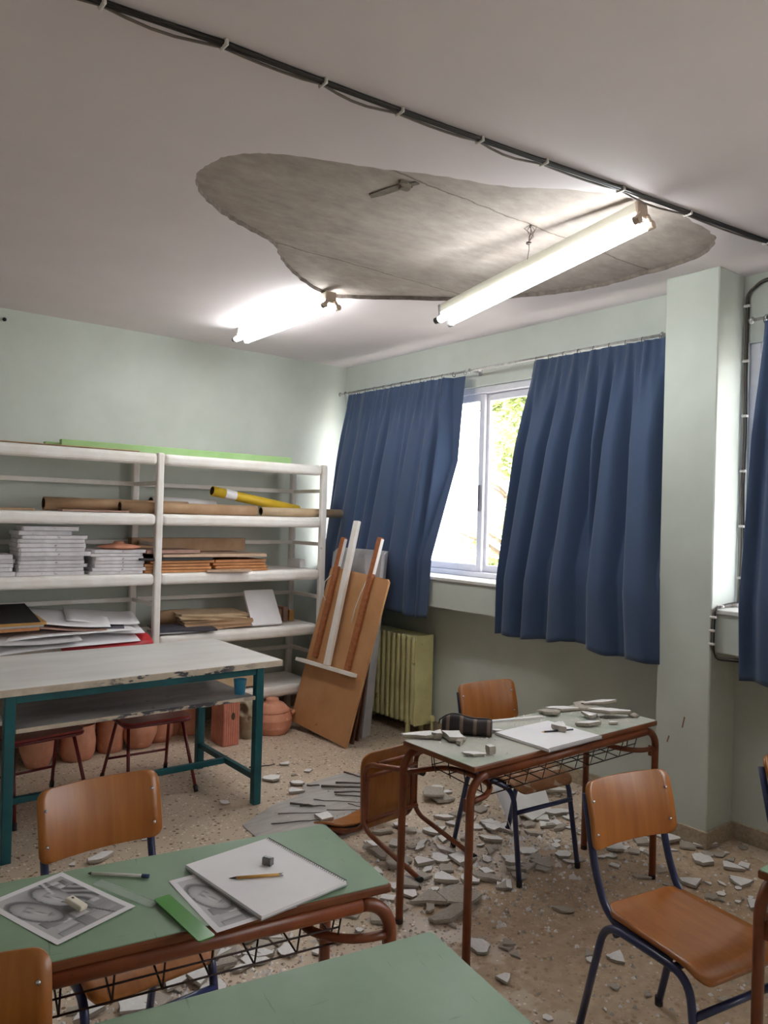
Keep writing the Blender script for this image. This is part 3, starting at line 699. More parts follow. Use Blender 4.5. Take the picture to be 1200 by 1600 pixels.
def roll(label, a, c, r, m, group=None):
    a, c = Vector(a), Vector(c); mid = (a + c) / 2; b = new(); dr = (c - a).normalized()
    root = empty('paper_tube', label, 'tube', mid, group=group)
    P = [a - mid + (c - a) * k / 6 for k in range(7)]
    # hollow wall: outer skin, rim, inner skin
    x = dr.orthogonal().normalized(); y = dr.cross(x); n = 20; rings = []
    for p, rr in ((P[0], r * 0.84), (P[0], r), (P[-1], r), (P[-1], r * 0.84)):
        rings.append([b.verts.new(p + x * rr * math.cos(6.2832 * k / n) + y * rr * math.sin(6.2832 * k / n)) for k in range(n)])
    for i in range(3):
        for k in range(n):
            f = b.faces.new((rings[i][k], rings[i][(k + 1) % n], rings[i + 1][(k + 1) % n], rings[i + 1][k])); f.smooth = i == 1
    obj('wall', b, m, root)
    b = new(); tube(b, [P[0], P[-1]], r * 0.835, n, caps=False); obj('inside', b, 'tubehole', root, fix=False)
    return root
roll('brown cardboard tube lying half behind another, left end of the tube row', (1.42, 5.46, 1.725), (2.45, 5.475, 1.725), 0.046, 'cardboard')
roll('long brown cardboard tube passing behind the middle shelf post', (1.90, 5.362, 1.717), (2.98, 5.372, 1.717), 0.040, 'cardboard')
roll('pale tan tube poking out past the right end of the shelves', (3.02, 5.362, 1.713), (3.80, 5.368, 1.713), 0.036, 'cardboard2')
yt = roll('yellow tube lying aslant on top of the brown tubes', (2.63, 5.43, 1.86), (3.42, 5.45, 1.735), 0.038, 'yellow')
b = new(); tube(b, [Vector((2.735, 5.4325, 1.844)) - Vector(yt.location), Vector((2.83, 5.435, 1.829)) - Vector(yt.location)], 0.0388, 20, caps=False); obj('sticker', b, 'paper', yt)
roll('white paper roll lying behind the long brown tube', (2.2, 5.56, 1.745), (2.72, 5.58, 1.735), 0.060, 'paper')
def flat(name, label, cat, c, s, rot, m, group=None, jit=0.002, rad=0.006):
    b = new(); prism(b, rounded_poly(s[0], s[1], rad, 2, jit), -s[2] / 2, s[2] / 2); return tag(obj(name, b, m), label, cat, group, c, rot)
flat('cardboard_sheet', 'flat brown card sheet lying under the left end of the tubes', 'card', (1.72, 5.36, 1.684), (0.45, 0.13, 0.012), (0, 0, 0.02), 'pinkcard')
flat('cardboard_sheet', 'flat brown card at the photo edge on the tube shelf', 'card', (1.2, 5.37, 1.685), (0.25, 0.15, 0.014), (0, 0, -0.03), 'cardboard')
# stacks of plaster slabs on the middle shelf
ordn = ['bottom', 'second', 'third', 'fourth', 'fifth', 'sixth', 'seventh', 'eighth', 'ninth', 'tenth', 'eleventh', 'twelfth']
rnd = random.Random(12)
def stack(cx, cy, n, sx, sy, total, where, rs):
    z = 1.25
    for k in range(n):
        t = total / n * rs.uniform(0.88, 1.12)
        w = sx * rs.uniform(0.92, 1.03); h = sy * rs.uniform(0.9, 1.05); dx = rs.uniform(-0.018, 0.018)
        if n > 9 and k >= n - 2: w *= 0.84; dx -= 0.035
        b = new(); prism(b, rounded_poly(w, h, 0.014, 2, 0.004, rs), -t / 2 + 0.0014, t / 2 - 0.0014, jit=0.004)
        pos = 'topmost' if k == n - 1 else ordn[k]
        tag(obj('plaster_slab', b, 'plasterslab'), 'white plaster slab, %s %s' % (pos if pos in ('topmost', 'bottom') else pos + ' from the bottom', where), 'slab', 'stacked plaster slabs', (cx + dx, cy + rs.uniform(-0.01, 0.015), z + t / 2), (0, 0, rs.uniform(-0.06, 0.06)))
        z += t
    return z
stack(1.455, 5.44, 12, 0.44, 0.26, 0.325, 'in the tall stack on the middle shelf', rnd)
z2 = stack(1.885, 5.42, 7, 0.37, 0.25, 0.175, 'in the low stack beside the shelf post', rnd)
stack(1.06, 5.44, 5, 0.33, 0.25, 0.145, 'in the stack cut off by the photo edge', rnd)
b = new(); lathe(b, [(0.0, 0), (0.10, 0.0), (0.15, 0.012), (0.15, 0.020), (0.09, 0.032), (0.04, 0.038), (0.035, 0.052), (0.0, 0.055)], (0, 0, 0), 24, wob=0.01)
tag(obj('clay_dish', b, 'terracotta'), 'flat pinkish clay dish with a knob, resting on the low slab stack', 'dish', loc=(1.93, 5.44, z2))
# fibreboard pile
rnd = random.Random(4)
z = 1.25
for k in range(4):
    flat('fibreboard_sheet', 'orange fibreboard sheet, %s on the left side of the pile' % ('topmost' if k == 3 else ordn[k]), 'board', (2.335 + rnd.uniform(-0.02, 0.02), 5.45, z + 0.011), (0.50, 0.30, 0.018), (0, 0, rnd.uniform(-0.04, 0.04)), 'mdf', 'fibreboard sheets on the middle shelf'); z += 0.0225
za = z; z = 1.25
for k in range(4):
    flat('fibreboard_sheet', 'orange fibreboard sheet, %s on the right side of the pile' % ('topmost' if k == 3 else ordn[k]), 'board', (2.84 + rnd.uniform(-0.02, 0.02), 5.46, z + 0.011), (0.44, 0.30, 0.018), (0, 0, rnd.uniform(-0.04, 0.04)), 'mdf', 'fibreboard sheets on the middle shelf'); z += 0.0225
flat('fibreboard_sheet', 'loose pale fibreboard sheet jutting over the middle shelf front', 'board', (2.71, 5.30, 1.2595), (0.34, 0.16, 0.014), (0, 0, -0.22), 'mdf_top')
flat('card_folder', 'black card folder tucked among the fibreboard, beside the post', 'folder', (2.30, 5.43, za + 0.010), (0.56, 0.30, 0.016), (0, 0, 0.03), 'darkcard')
flat('fibreboard_sheet', 'wide pale fibreboard sheet covering the top of the pile', 'board', (2.62, 5.44, za + 0.033), (0.84, 0.32, 0.020), (0, 0.0, -0.02), 'mdf_top')
flat('card_folder', 'maroon and grey card folder on the far left of the board pile', 'folder', (2.28, 5.46, za + 0.062), (0.42, 0.30, 0.024), (0, 0, 0.05), 'pinkcard')
flat('cardboard_box', 'long flat brown carton lying behind the fibreboard pile', 'box', (2.56, 5.665, 1.44), (0.94, 0.09, 0.10), (0, 0, 0), 'cardboard')
b = new(); box(b, (0, 0, 0), (0.80, 0.10, 0.135), bev=0.003); tag(obj('cardboard_box', b, 'pinkcard'), 'dusky carton under the long brown carton at the shelf back', 'box', loc=(2.56, 5.665, 1.3175))
b = new(); box(b, (0, 0, 0), (0.05, 0.20, 0.07), bev=0.004); tag(obj('small_carton', b, 'paper'), 'small pale carton at the right end of the middle shelf', 'box', loc=(3.48, 5.55, 1.285))
# lower-left shelf: portfolio, boards and papers
def sheet(name, label, cat, c, s, rot, m, bend=0.0, sag=0.0, group=None, th=0.003):
    b = new(); grid_sheet(b, 10, 8, lambda u, v: Vector(((u - 0.5) * s[0], (v - 0.5) * s[1], bend * (2 * u - 1) ** 2 + sag * max(0, 0.45 - v) ** 2 + 0.003 * math.sin(u * 7 + v * 5))), thick=lambda u, v: Vector((0, 0, th)))
    return tag(obj(name, b, m), label, cat, group, c, rot)
zz = 0.805
sheet('paper_sheet', 'long crumpled white drawing sheet, lowest in the paper pile', 'paper', (1.52, 5.36, zz + 0.035), (0.95, 0.42, 0), (0.06, -0.02, 0.04), 'paper', -0.012, -0.15)
sheet('red_folder', 'bright red card folder under the loose papers', 'folder', (1.80, 5.37, zz + 0.010), (0.60, 0.40, 0), (0.05, 0.0, -0.06), 'redfolder', 0.006, -0.2, th=0.012)
sheet('paper_sheet', 'grey printed sheet just above the red folder, far left', 'paper', (1.25, 5.34, zz + 0.06), (0.7, 0.42, 0), (0.05, 0.03, 0.02), 'paper_grey', 0.01, -0.1)
sheet('paper_sheet', 'wide pale sheet in the middle of the paper pile', 'paper', (1.55, 5.38, zz + 0.075), (0.86, 0.40, 0), (0.04, -0.03, -0.03), 'paper', -0.01, 0)
flat('card_board', 'orange board in the stack under the black portfolio', 'board', (1.06, 5.42, zz + 0.115), (0.60, 0.36, 0.02), (0.03, 0, 0.04), 'mdf')
flat('card_board', 'pale board above the orange one under the portfolio', 'board', (1.08, 5.42, zz + 0.138), (0.62, 0.36, 0.02), (0.03, 0, 0.02), 'paper_grey')
flat('card_board', 'ochre edged board directly under the black portfolio', 'board', (1.08, 5.42, zz + 0.160), (0.64, 0.38, 0.018), (0.08, 0, 0.03), 'ochre')
flat('portfolio', 'black portfolio on top of the board stack, lower left shelf', 'portfolio', (1.07, 5.45, zz + 0.188), (0.60, 0.42, 0.014), (0.17, 0, 0.0), 'darkcard')
sheet('paper_sheet', 'white drawing sheet fanned out right of the portfolio', 'paper', (1.58, 5.46, zz + 0.140), (0.56, 0.40, 0), (0.13, 0.09, -0.22), 'paper', 0.006)
sheet('card_sheet', 'brown backed sheet under the fanned drawings', 'paper', (1.52, 5.45, zz + 0.118), (0.60, 0.40, 0), (0.13, 0.09, -0.14), 'pinkcard', 0.005)
sheet('paper_sheet', 'dark framed print among the fanned drawings', 'paper', (1.72, 5.47, zz + 0.117), (0.50, 0.38, 0), (0.13, 0.09, -0.28), 'slatecard', 0.005)
sheet('paper_sheet', 'white drawing sheet topmost at the right of the fan', 'paper', (1.83, 5.48, zz + 0.131), (0.48, 0.36, 0), (0.13, 0.09, -0.2), 'paper', 0.010)
sheet('paper_sheet', 'white sheet curling down over the red folder', 'paper', (1.84, 5.42, zz + 0.080), (0.46, 0.40, 0), (0.13, 0.09, -0.12), 'paper', 0.006)
b = new(); tube(b, [(-0.16, 0, 0), (0.16, 0, 0)], 0.045, 14); tag(obj('paper_roll', b, 'paper_grey'), 'short grey paper roll lying against the middle post, lower shelf', 'paper roll', loc=(1.96, 5.60, zz + 0.050))
# lower-right shelf
flat('slate_folder', 'dark slate folder lying near the front, right of the middle post', 'folder', (2.40, 5.38, zz + 0.030), (0.46, 0.24, 0.012), (0.06, 0.03, -0.12), 'slatecard')
flat('card_sheet', 'pale card under the dark slate folder', 'card', (2.36, 5.37, zz + 0.012), (0.40, 0.20, 0.010), (0.0, 0.0, -0.05), 'paper_grey')
rt = roll('short brown tube end beside the paper parcel, lower shelf', (2.27, 5.60, zz + 0.080), (2.50, 5.60, zz + 0.080), 0.055, 'cardboard')
def parcel(label, c, s, rot, m, seed):
    r2 = random.Random(seed); b = new()
    grid = 7
    t = bmesh.new(); bmesh.ops.create_cube(t, size=1.0); bmesh.ops.subdivide_edges(t, edges=list(t.edges), cuts=3, use_grid_fill=True)
    for v in t.verts: v.co = Vector((v.co.x * s[0] + r2.uniform(-.01, .01), v.co.y * s[1] + r2.uniform(-.01, .01), v.co.z * s[2] + r2.uniform(-.008, .004)))
    merge(b, t); return tag(obj('paper_parcel', b, m), label, 'parcel', loc=c, rot=rot)
parcel('creased brown paper parcel, lower of the two beside the white tile', (2.70, 5.50, zz + 0.038), (0.56, 0.28, 0.06), (0, 0, -0.03), 'cardboard', 3)
parcel('flattened brown paper bag on top of the creased parcel', (2.68, 5.53, zz + 0.098), (0.54, 0.28, 0.045), (0.04, 0.02, -0.10), 'cardboard2', 5)
b = new(); prism(b, rounded_poly(0.265, 0.31, 0.012, 2, 0.002), -0.011, 0.011)
tag(obj('white_tile', b, 'paper'), 'square white tile propped on edge on the lower right shelf', 'tile', loc=(3.095, 5.425, zz + 0.137), rot=(R_(56), 0, R_(-2)))
for k, (x, h, m) in enumerate(((3.30, 0.10, 'cardboard'), (3.36, 0.12, 'pinkcard'), (3.42, 0.09, 'ochre'))):
    b = new(); box(b, (0, 0, 0), (0.045, 0.16, h), bev=0.003); tag(obj('old_book', b, m), ['low brown book', 'tallest dusky book', 'small ochre book'][k] + ' at the dark right end of the lower shelf', 'book', 'books at the shelf end', (x, 5.58, zz + h / 2))
b = new(); box(b, (0, 0, 0), (0.6, 0.2, 0.13), bev=0.03, seg=3); tag(obj('cardboard_box', b, 'cardboard2'), 'long tan carton on the lowest shelf behind the white table', 'box', loc=(2.75, 5.42, 0.405))
parcel('grey bundle at the left on the lowest shelf', (1.5, 5.45, 0.40), (0.7, 0.25, 0.12), (0, 0, 0.02), 'paper_grey', 8)

# ================================================================ CLAY POTS on the floor under the shelves
pots = [((1.40, 5.35), 0.115, 0.235, 0, 'wide clay pot at the far left under the shelves'), ((1.66, 5.36), 0.115, 0.235, 1, 'squat clay pot second from the left under the shelves'),
        ((1.90, 5.42), 0.100, 0.24, 2, 'tall straight clay jar between the two red stools'), ((2.10, 5.40), 0.125, 0.24, 3, 'round shouldered clay jar behind the right red stool'),
        ((2.28, 5.47), 0.100, 0.235, 1, 'low clay pot behind the red stool seat'), ((2.40, 5.55), 0.085, 0.24, 0, 'small clay pot right of the low pot, in shadow'), ((2.52, 5.52), 0.085, 0.24, 2, 'narrow clay jar nearest the red brick')]
shapes = [[(0.62, 0), (0.72, .12), (0.95, .45), (1.0, .7), (0.94, .9), (1.02, 1.0), (0.92, 1.0), (0.85, .9), (0.7, .3), (0.0, .1)],
          [(0.80, 0), (0.98, .2), (1.0, .5), (0.9, .75), (0.96, .97), (0.88, 1.0), (0.8, .9), (0.75, .2), (0, .1)],
          [(0.86, 0), (0.9, .15), (0.84, .5), (0.95, .8), (1.0, .97), (0.93, 1.0), (0.86, .9), (0.75, .2), (0, .1)],
          [(0.6, 0), (0.72, .1), (0.98, .42), (1.0, .6), (0.72, .82), (0.6, .9), (0.68, 1.0), (0.58, 1.0), (0.5, .88), (0.7, .5), (0, .1)]]
for k, ((x, y), r, h, s, lab) in enumerate(pots):
    b = new(); lathe(b, [(0.0, 0.0)] + [(q * r, z * h) for q, z in shapes[s]], (0, 0, 0), 26, wob=0.018, seed=k)
    tag(obj('clay_pot', b, 'terracotta'), lab, 'pot', 'clay pots under the shelves', (x, y, 0))
# hollow brick: ribs and a round hole
root = empty('hollow_brick', 'tall orange hollow brick standing on end by the table leg', 'brick', (2.650, 5.145, 0), (0, 0, R_(-1)))
b = new(); box(b, (0, 0, 0.165), (0.13, 0.20, 0.33), bev=0.004)
for k in range(7):
    x = -0.052 + k * 0.0175
    box(b, (x, -0.1, 0.165), (0.010, 0.006, 0.326), bev=0.0015)
for k in range(9):
    for s in (-1, 1): box(b, (s * 0.065, -0.08 + k * 0.02, 0.165), (0.006, 0.011, 0.326), bev=0.0015)
obj('body', b, 'brickclay', root)
b = new(); t = bmesh.new(); lathe(t, [(0, -0.002), (0.014, -0.002), (0.014, 0.002), (0, 0.002)], n=12); merge(b, t, Matrix.Translation((0.012, -0.103, 0.215)) @ Euler((R_(90), 0, 0)).to_matrix().to_4x4() @ Matrix.Diagonal((1, 2.0, 1, 1))); obj('hole', b, 'tubehole', root)
# owl-like vase with two deep hollows
b = new(); prof = [(0.0, 0.0), (0.055, 0.0), (0.060, 0.03), (0.056, 0.07), (0.078, 0.13), (0.088, 0.18), (0.086, 0.24), (0.06, 0.285), (0.0, 0.295)]
def smooth_prof(P, n=40):
    out = []
    for k in range(n + 1):
        t = k / n * (len(P) - 1); i = min(int(t), len(P) - 2); f = t - i; f = f * f * (3 - 2 * f) * 0.5 + f * 0.5
        out.append((P[i][0] + (P[i + 1][0] - P[i][0]) * f, P[i][1] + (P[i + 1][1] - P[i][1]) * f))
    return out
lathe(b, smooth_prof(prof), n=48, wob=0.01)
for v in b.verts:
    if v.co.y < 0:
        for ex in (-0.040, 0.042):
            dd = math.hypot(v.co.x - ex, (v.co.z - 0.225) * 0.85)
            if dd < 0.034: v.co.y += 0.055 * (1 - (dd / 0.034) ** 4)
            elif dd < 0.052: v.co.y -= 0.016 * (1 - abs(dd - 0.042) / 0.010) if abs(dd - 0.042) < 0.010 else 0
        dd = math.hypot(v.co.x, (v.co.z - 0.165) * 0.5)
        if dd < 0.012: v.co.y += 0.03 * (1 - dd / 0.012)
tag(obj('clay_owl_vase', b, 'greyclay'), 'grey clay vase with two hollow round eyes beside the brick', 'vase', loc=(2.858, 5.170, 0), rot=(0, 0, R_(-30)))
root = empty('lidded_pot', 'wide terracotta pot with a stepped lid and knob on the floor', 'pot', (3.085, 5.21, 0))
b = new(); lathe(b, smooth_prof([(0.0, 0), (0.125, 0.0), (0.150, 0.05), (0.156, 0.11), (0.135, 0.165), (0.0, 0.17)]), n=32, wob=0.008); obj('body', b, 'terracotta', root)
b = new(); lathe(b, [(0.0, 0.16), (0.135, 0.16), (0.14, 0.175), (0.115, 0.195), (0.11, 0.205), (0.085, 0.225), (0.05, 0.23), (0.05, 0.25), (0.045, 0.262), (0.0, 0.265)], n=28, wob=0.01); obj('lid', b, 'terracotta', root)
for s in (1,):
    b = new(); tube(b, [(s * 0.14, -0.05, 0.13), (s * 0.175, -0.03, 0.14), (s * 0.18, 0.03, 0.14), (s * 0.14, 0.05, 0.13)], 0.016, 8); obj('handle', b, 'terracotta', root)

# ================================================================ WHITE WORK TABLE
root = empty('work_table', 'large white topped work table on a teal steel frame', 'table', (1.575, 4.34, 0)); o = Vector(root.location)
b = new(); box(b, Vector((1.575, 4.385, 0.815)) - o, (1.63, 0.90, 0.034), bev=0.003); obj('tabletop', b, 'tabletop', root)
b = new()
box(b, Vector((1.575, 3.934, 0.814)) - o, (1.632, 0.006, 0.034), bev=0.001); box(b, Vector((2.391, 4.385, 0.814)) - o, (0.006, 0.90, 0.034), bev=0.001); obj('edge_strip', b, 'tabledge', root)
for x in (0.905, 2.25):
    for y in (3.965, 4.725):
        b = new(); box(b, Vector((x, y, 0.398)) - o, (0.048, 0.048, 0.796), bev=0.003); obj('leg', b, 'teal', root)
        if y < 4: pass
for y in (3.965, 4.725):
    b = new(); box(b, Vector((1.5775, y, 0.778)) - o, (1.295, 0.03, 0.04), bev=0.002); obj('rail', b, 'teal', root)
for x in (0.905, 2.25):
    b = new(); box(b, Vector((x, 4.345, 0.778)) - o, (0.03, 0.71, 0.04), bev=0.002); obj('rail', b, 'teal', root)
    b = new(); box(b, Vector((x, 4.345, 0.155)) - o, (0.03, 0.71, 0.035), bev=0.002); obj('stretcher', b, 'teal', root)
b = new(); box(b, Vector((1.5775, 4.345, 0.156)) - o, (1.31, 0.03, 0.034), bev=0.002); obj('stretcher', b, 'teal', root)
b = new(); box(b, Vector((1.5775, 4.345, 0.625)) - o, (1.29, 0.79, 0.020), bev=0.002); obj('undershelf', b, 'undershelf', root)
b = new(); box(b, Vector((1.5775, 3.948, 0.625)) - o, (1.29, 0.006, 0.021), bev=0.001); obj('shelf_edge', b, 'tabledge', root)
b = new(); lathe(b, [(0.0, 0), (0.030, 0.0), (0.038, 0.085), (0.040, 0.085), (0.036, 0.083), (0.028, 0.004), (0.0, 0.004)], n=20); tag(obj('plastic_cup', b, 'cup'), 'sky blue plastic cup at the end of the undershelf', 'cup', loc=(2.175, 4.05, 0.635))

# red stools
def stool(label, loc, rz):
    root = empty('stool', label, 'stool', loc, (0, 0, rz), 'red stools under the work table')
    b = new(); t = bmesh.new(); P = rounded_poly(0.41, 0.36, 0.05, 4)
    prism(b, P, 0.432, 0.445); obj('seat', b, 'redseat', root)
    b = new(); tube(b, [(x * 0.985, y * 0.985, 0.424) for x, y in P], 0.011, 8, closed=True); obj('seat_frame', b, 'redpaint', root)
    for sx in (-1, 1):
        for sy in (-1, 1):
            b = new(); tube(b, [(sx * 0.165, sy * 0.10, 0.42), (sx * 0.205, sy * 0.25, 0.02)], 0.0105, 8); l = obj('leg', b, 'redpaint', root)
            b = new(); tube(b, [(sx * 0.2035, sy * 0.2435, 0.038), (sx * 0.207, sy * 0.2575, 0.0)], 0.014, 8); obj('foot_cap', b, 'black', l)
    for sy, z in ((-1, 0.14), (1, 0.14)):
        f = 1 - (z - 0.02) / 0.40; b = new(); tube(b, [(-(0.165 + 0.04 * f), sy * (0.10 + 0.15 * f), z), (0.165 + 0.04 * f, sy * (0.10 + 0.15 * f), z)], 0.008, 8); obj('stretcher', b, 'redpaint', root)
    return root
stool('red metal stool with splayed legs, under the right half of the white table', (1.855, 4.60, 0), R_(-2))
stool('red metal stool with a bright red seat, under the left half of the white table', (1.20, 4.615, 0), R_(8))

# ================================================================ LEANING BOARDS
BR = Vector((3.30, 4.52, 0.008)); ex = (Vector((3.262, 5.22, 0.06)) - BR).normalized(); nrm = Vector((0.968, 0.06, -0.237)); nrm = (nrm - ex * nrm.dot(ex)).normalized(); ey = ex.cross(nrm)
if ey.z < 0: ey = -ey
mb = Matrix((ex, ey, -nrm)).transposed().to_4x4(); mb.translation = BR   # local: x along the width, y up, z towards the room
root = empty('easel_board', 'large brown drawing board with battens and a white mast, leaning foremost', 'drawing board'); root.matrix_world = mb
BW, BH = 0.71, 1.262
b = new(); P = [(0, 0), (BW, 0), (BW, BH - 0.02), (BW - 0.02, BH), (0.02, BH), (0, BH - 0.02)]; prism(b, P, -0.018, 0.0); obj('board', b, 'board', root)
for (x0, x1, top) in ((0.185, 0.195, 1.56), (0.595, 0.625, 1.51)):
    b = new(); bar(b, (x0, 0.53, 0.016), (x1, top, 0.016), 0.055, 0.030, up=Vector((0, 0, 1)), bev=0.006); g = obj('batten', b, 'batten', root)
    b = new(); bar(b, (x0 + (x1 - x0) * 0.72 - 0.029, 1.275, 0.016), (x1 - 0.029, top - 0.01, 0.016), 0.003, 0.028, up=Vector((0, 0, 1))); obj('white_side', b, 'shelf', g)
b = new(); bar(b, (0.385, 0.515, 0.050), (0.475, 1.655, 0.050), 0.062, 0.034, up=Vector((0, 0, 1)), bev=0.005); obj('mast', b, 'shelf', root)
b = new(); bar(b, (0.075, 0.515, 0.030), (0.775, 0.475, 0.030), 0.028, 0.060, up=Vector((0, 0, 1)), bev=0.003); obj('ledge', b, 'shelf', root)
for (x, y) in ((0.665, 1.20), (0.22, 1.20)):
    b = new(); tube(b, [(x, y, 0.01), (x + 0.035, y - 0.07, 0.03), (x + 0.025, y - 0.17, 0.025), (x - 0.02, y - 0.22, 0.012)] if x > 0.5 else [(x, y + 0.02, 0.02), (x + 0.02, y - 0.10, 0.03), (x + 0.05, y - 0.22, 0.02), (x + 0.06, y - 0.33, 0.008)], 0.0035, 6); obj('cord', b, 'paper', root)
def lean(name, label, X0, X1, Y0, W, H, m, tilt=0.0, th=0.02):
    a = math.atan2(X1 - X0, H); b = new(); box(b, (0, W / 2, H / 2), (th, W, H), bev=0.003)
    return tag(obj(name, b, m), label, 'board', 'boards leaning under the window', (X0 + th, Y0, 0.003), (tilt, a, 0))
lean('dark_board', 'dark brown board leaning right behind the drawing board', 3.39, 3.60, 4.58, 0.66, 1.10, 'darkboard')
lean('dark_board', 'second dark brown board, in front of the grey panels', 3.47, 3.63, 4.62, 0.66, 1.10, 'darkboard', th=0.016)
for k, n in enumerate(('foremost', 'second', 'third', 'fourth', 'rearmost')):
    lean('grey_panel', 'tall grey panel, %s of the five leaning together' % n, 3.535 + k * 0.026, 3.535 + k * 0.026 + 0.146 - 0.003 * k, 4.650 + 0.014 * k, 0.66, 1.40 + 0.008 * k, 'greyboard', th=0.018)

# ================================================================ SCHOOL DESKS
DL, DW, DH = 1.24, 0.42, 0.76
def make_desk(label, loc, rz, top_mat):
    root = empty('school_desk', label, 'desk', loc, (0, 0, rz), 'green topped school desks')
    b = new(); box(b, (0, 0, DH - 0.013), (DL, DW, 0.024), bev=0.006, seg=2); obj('edge_band', b, 'ply_edge', root)
    b = new(); prism(b, rounded_poly(DL - 0.006, DW - 0.006, 0.012, 3), DH - 0.004, DH); obj('desktop', b, top_mat, root)
    lx, ly, zr, rb = DL / 2 + 0.004, DW / 2 - 0.012, DH - 0.044, 0.085
    for sy in (-1, 1):
        y = sy * ly
        b = new(); tube(b, [(-lx + rb, y, zr), (lx - rb, y, zr)], 0.0155, 10, squash=1.25); obj('rail', b, 'brown_steel', root)
        for sx in (-1, 1):
            P = [(sx * (lx - rb), y, zr)] + [(sx * (lx - rb + rb * math.sin(a)), y, zr - rb + rb * math.cos(a)) for a in [R_(k * 11.25) for k in range(1, 9)]] + [(sx * lx, y, 0.02)]
            b = new(); tube(b, P, 0.0155, 10, squash=1.12); lg = obj('leg', b, 'brown_steel', root)
            b = new(); tube(b, [(sx * lx, y, 0.022), (sx * lx, y, 0.0)], 0.017, 10); obj('foot_cap', b, 'wire', lg)
    for sx in (-1, 1):     # bowed bars between the legs of each end, with gusset plates
        P = [(sx * lx, -ly, 0.625), (sx * (lx - 0.10), -ly + 0.01, 0.625), (sx * (lx - 0.19), -ly + 0.07, 0.635), (sx * (lx - 0.20), 0, 0.64), (sx * (lx - 0.19), ly - 0.07, 0.635), (sx * (lx - 0.10), ly - 0.01, 0.625), (sx * lx, ly, 0.625)]
        b = new(); tube(b, fillet(P, 0.05, 4), 0.012, 8); obj('side_bar', b, 'brown_steel', root)
        for sy in (-1, 1):
            b = new(); box(b, (sx * lx, sy * (ly - 0.022), 0.605), (0.004, 0.03, 0.05), bev=0.001); obj('gusset', b, 'brown_steel', root)
    b = new(); r = 0.0026; hx = DL / 2 - 0.13
    for (y, z) in ((-ly + 0.01, 0.700), (-ly + 0.020, 0.663), (-ly + 0.036, 0.616), (-0.06, 0.622), (0.07, 0.632), (ly - 0.03, 0.645), (ly - 0.02, 0.70)):
        tube(b, [(-hx, y, z), (hx, y, z)], r, 5)
    n = 9
    for k in range(n + 1):
        x = -hx + 2 * hx * k / n
        tube(b, [(x, -ly + 0.008, 0.715), (x, -ly + 0.036, 0.615), (x, ly - 0.034, 0.640), (x, ly - 0.02, 0.715)], r, 5)
    for sx in (-1, 1):
        for k in range(4):
            y = -ly + 0.07 + k * 0.09; tube(b, [(sx * hx, y, 0.62), (sx * (hx + 0.02), y, 0.715)], r, 5)
    obj('wire_basket', b, 'wire', root)
    return root
make_desk('dusty green school desk strewn with plaster and a striped pencil case', (2.72, 2.26, 0), 0, 'green_dusty')
make_desk('green school desk with the drawing prints, sketch pad and rulers on it', (0.693, 1.832, 0), R_(-10), 'green')
make_desk('empty green school desk nearest to the camera', (0.553, 1.192, 0), R_(-10), 'green')
make_desk('green school desk cut off by the photo edge, in front of a chair', (2.755, 0.78, 0), R_(-1), 'green')

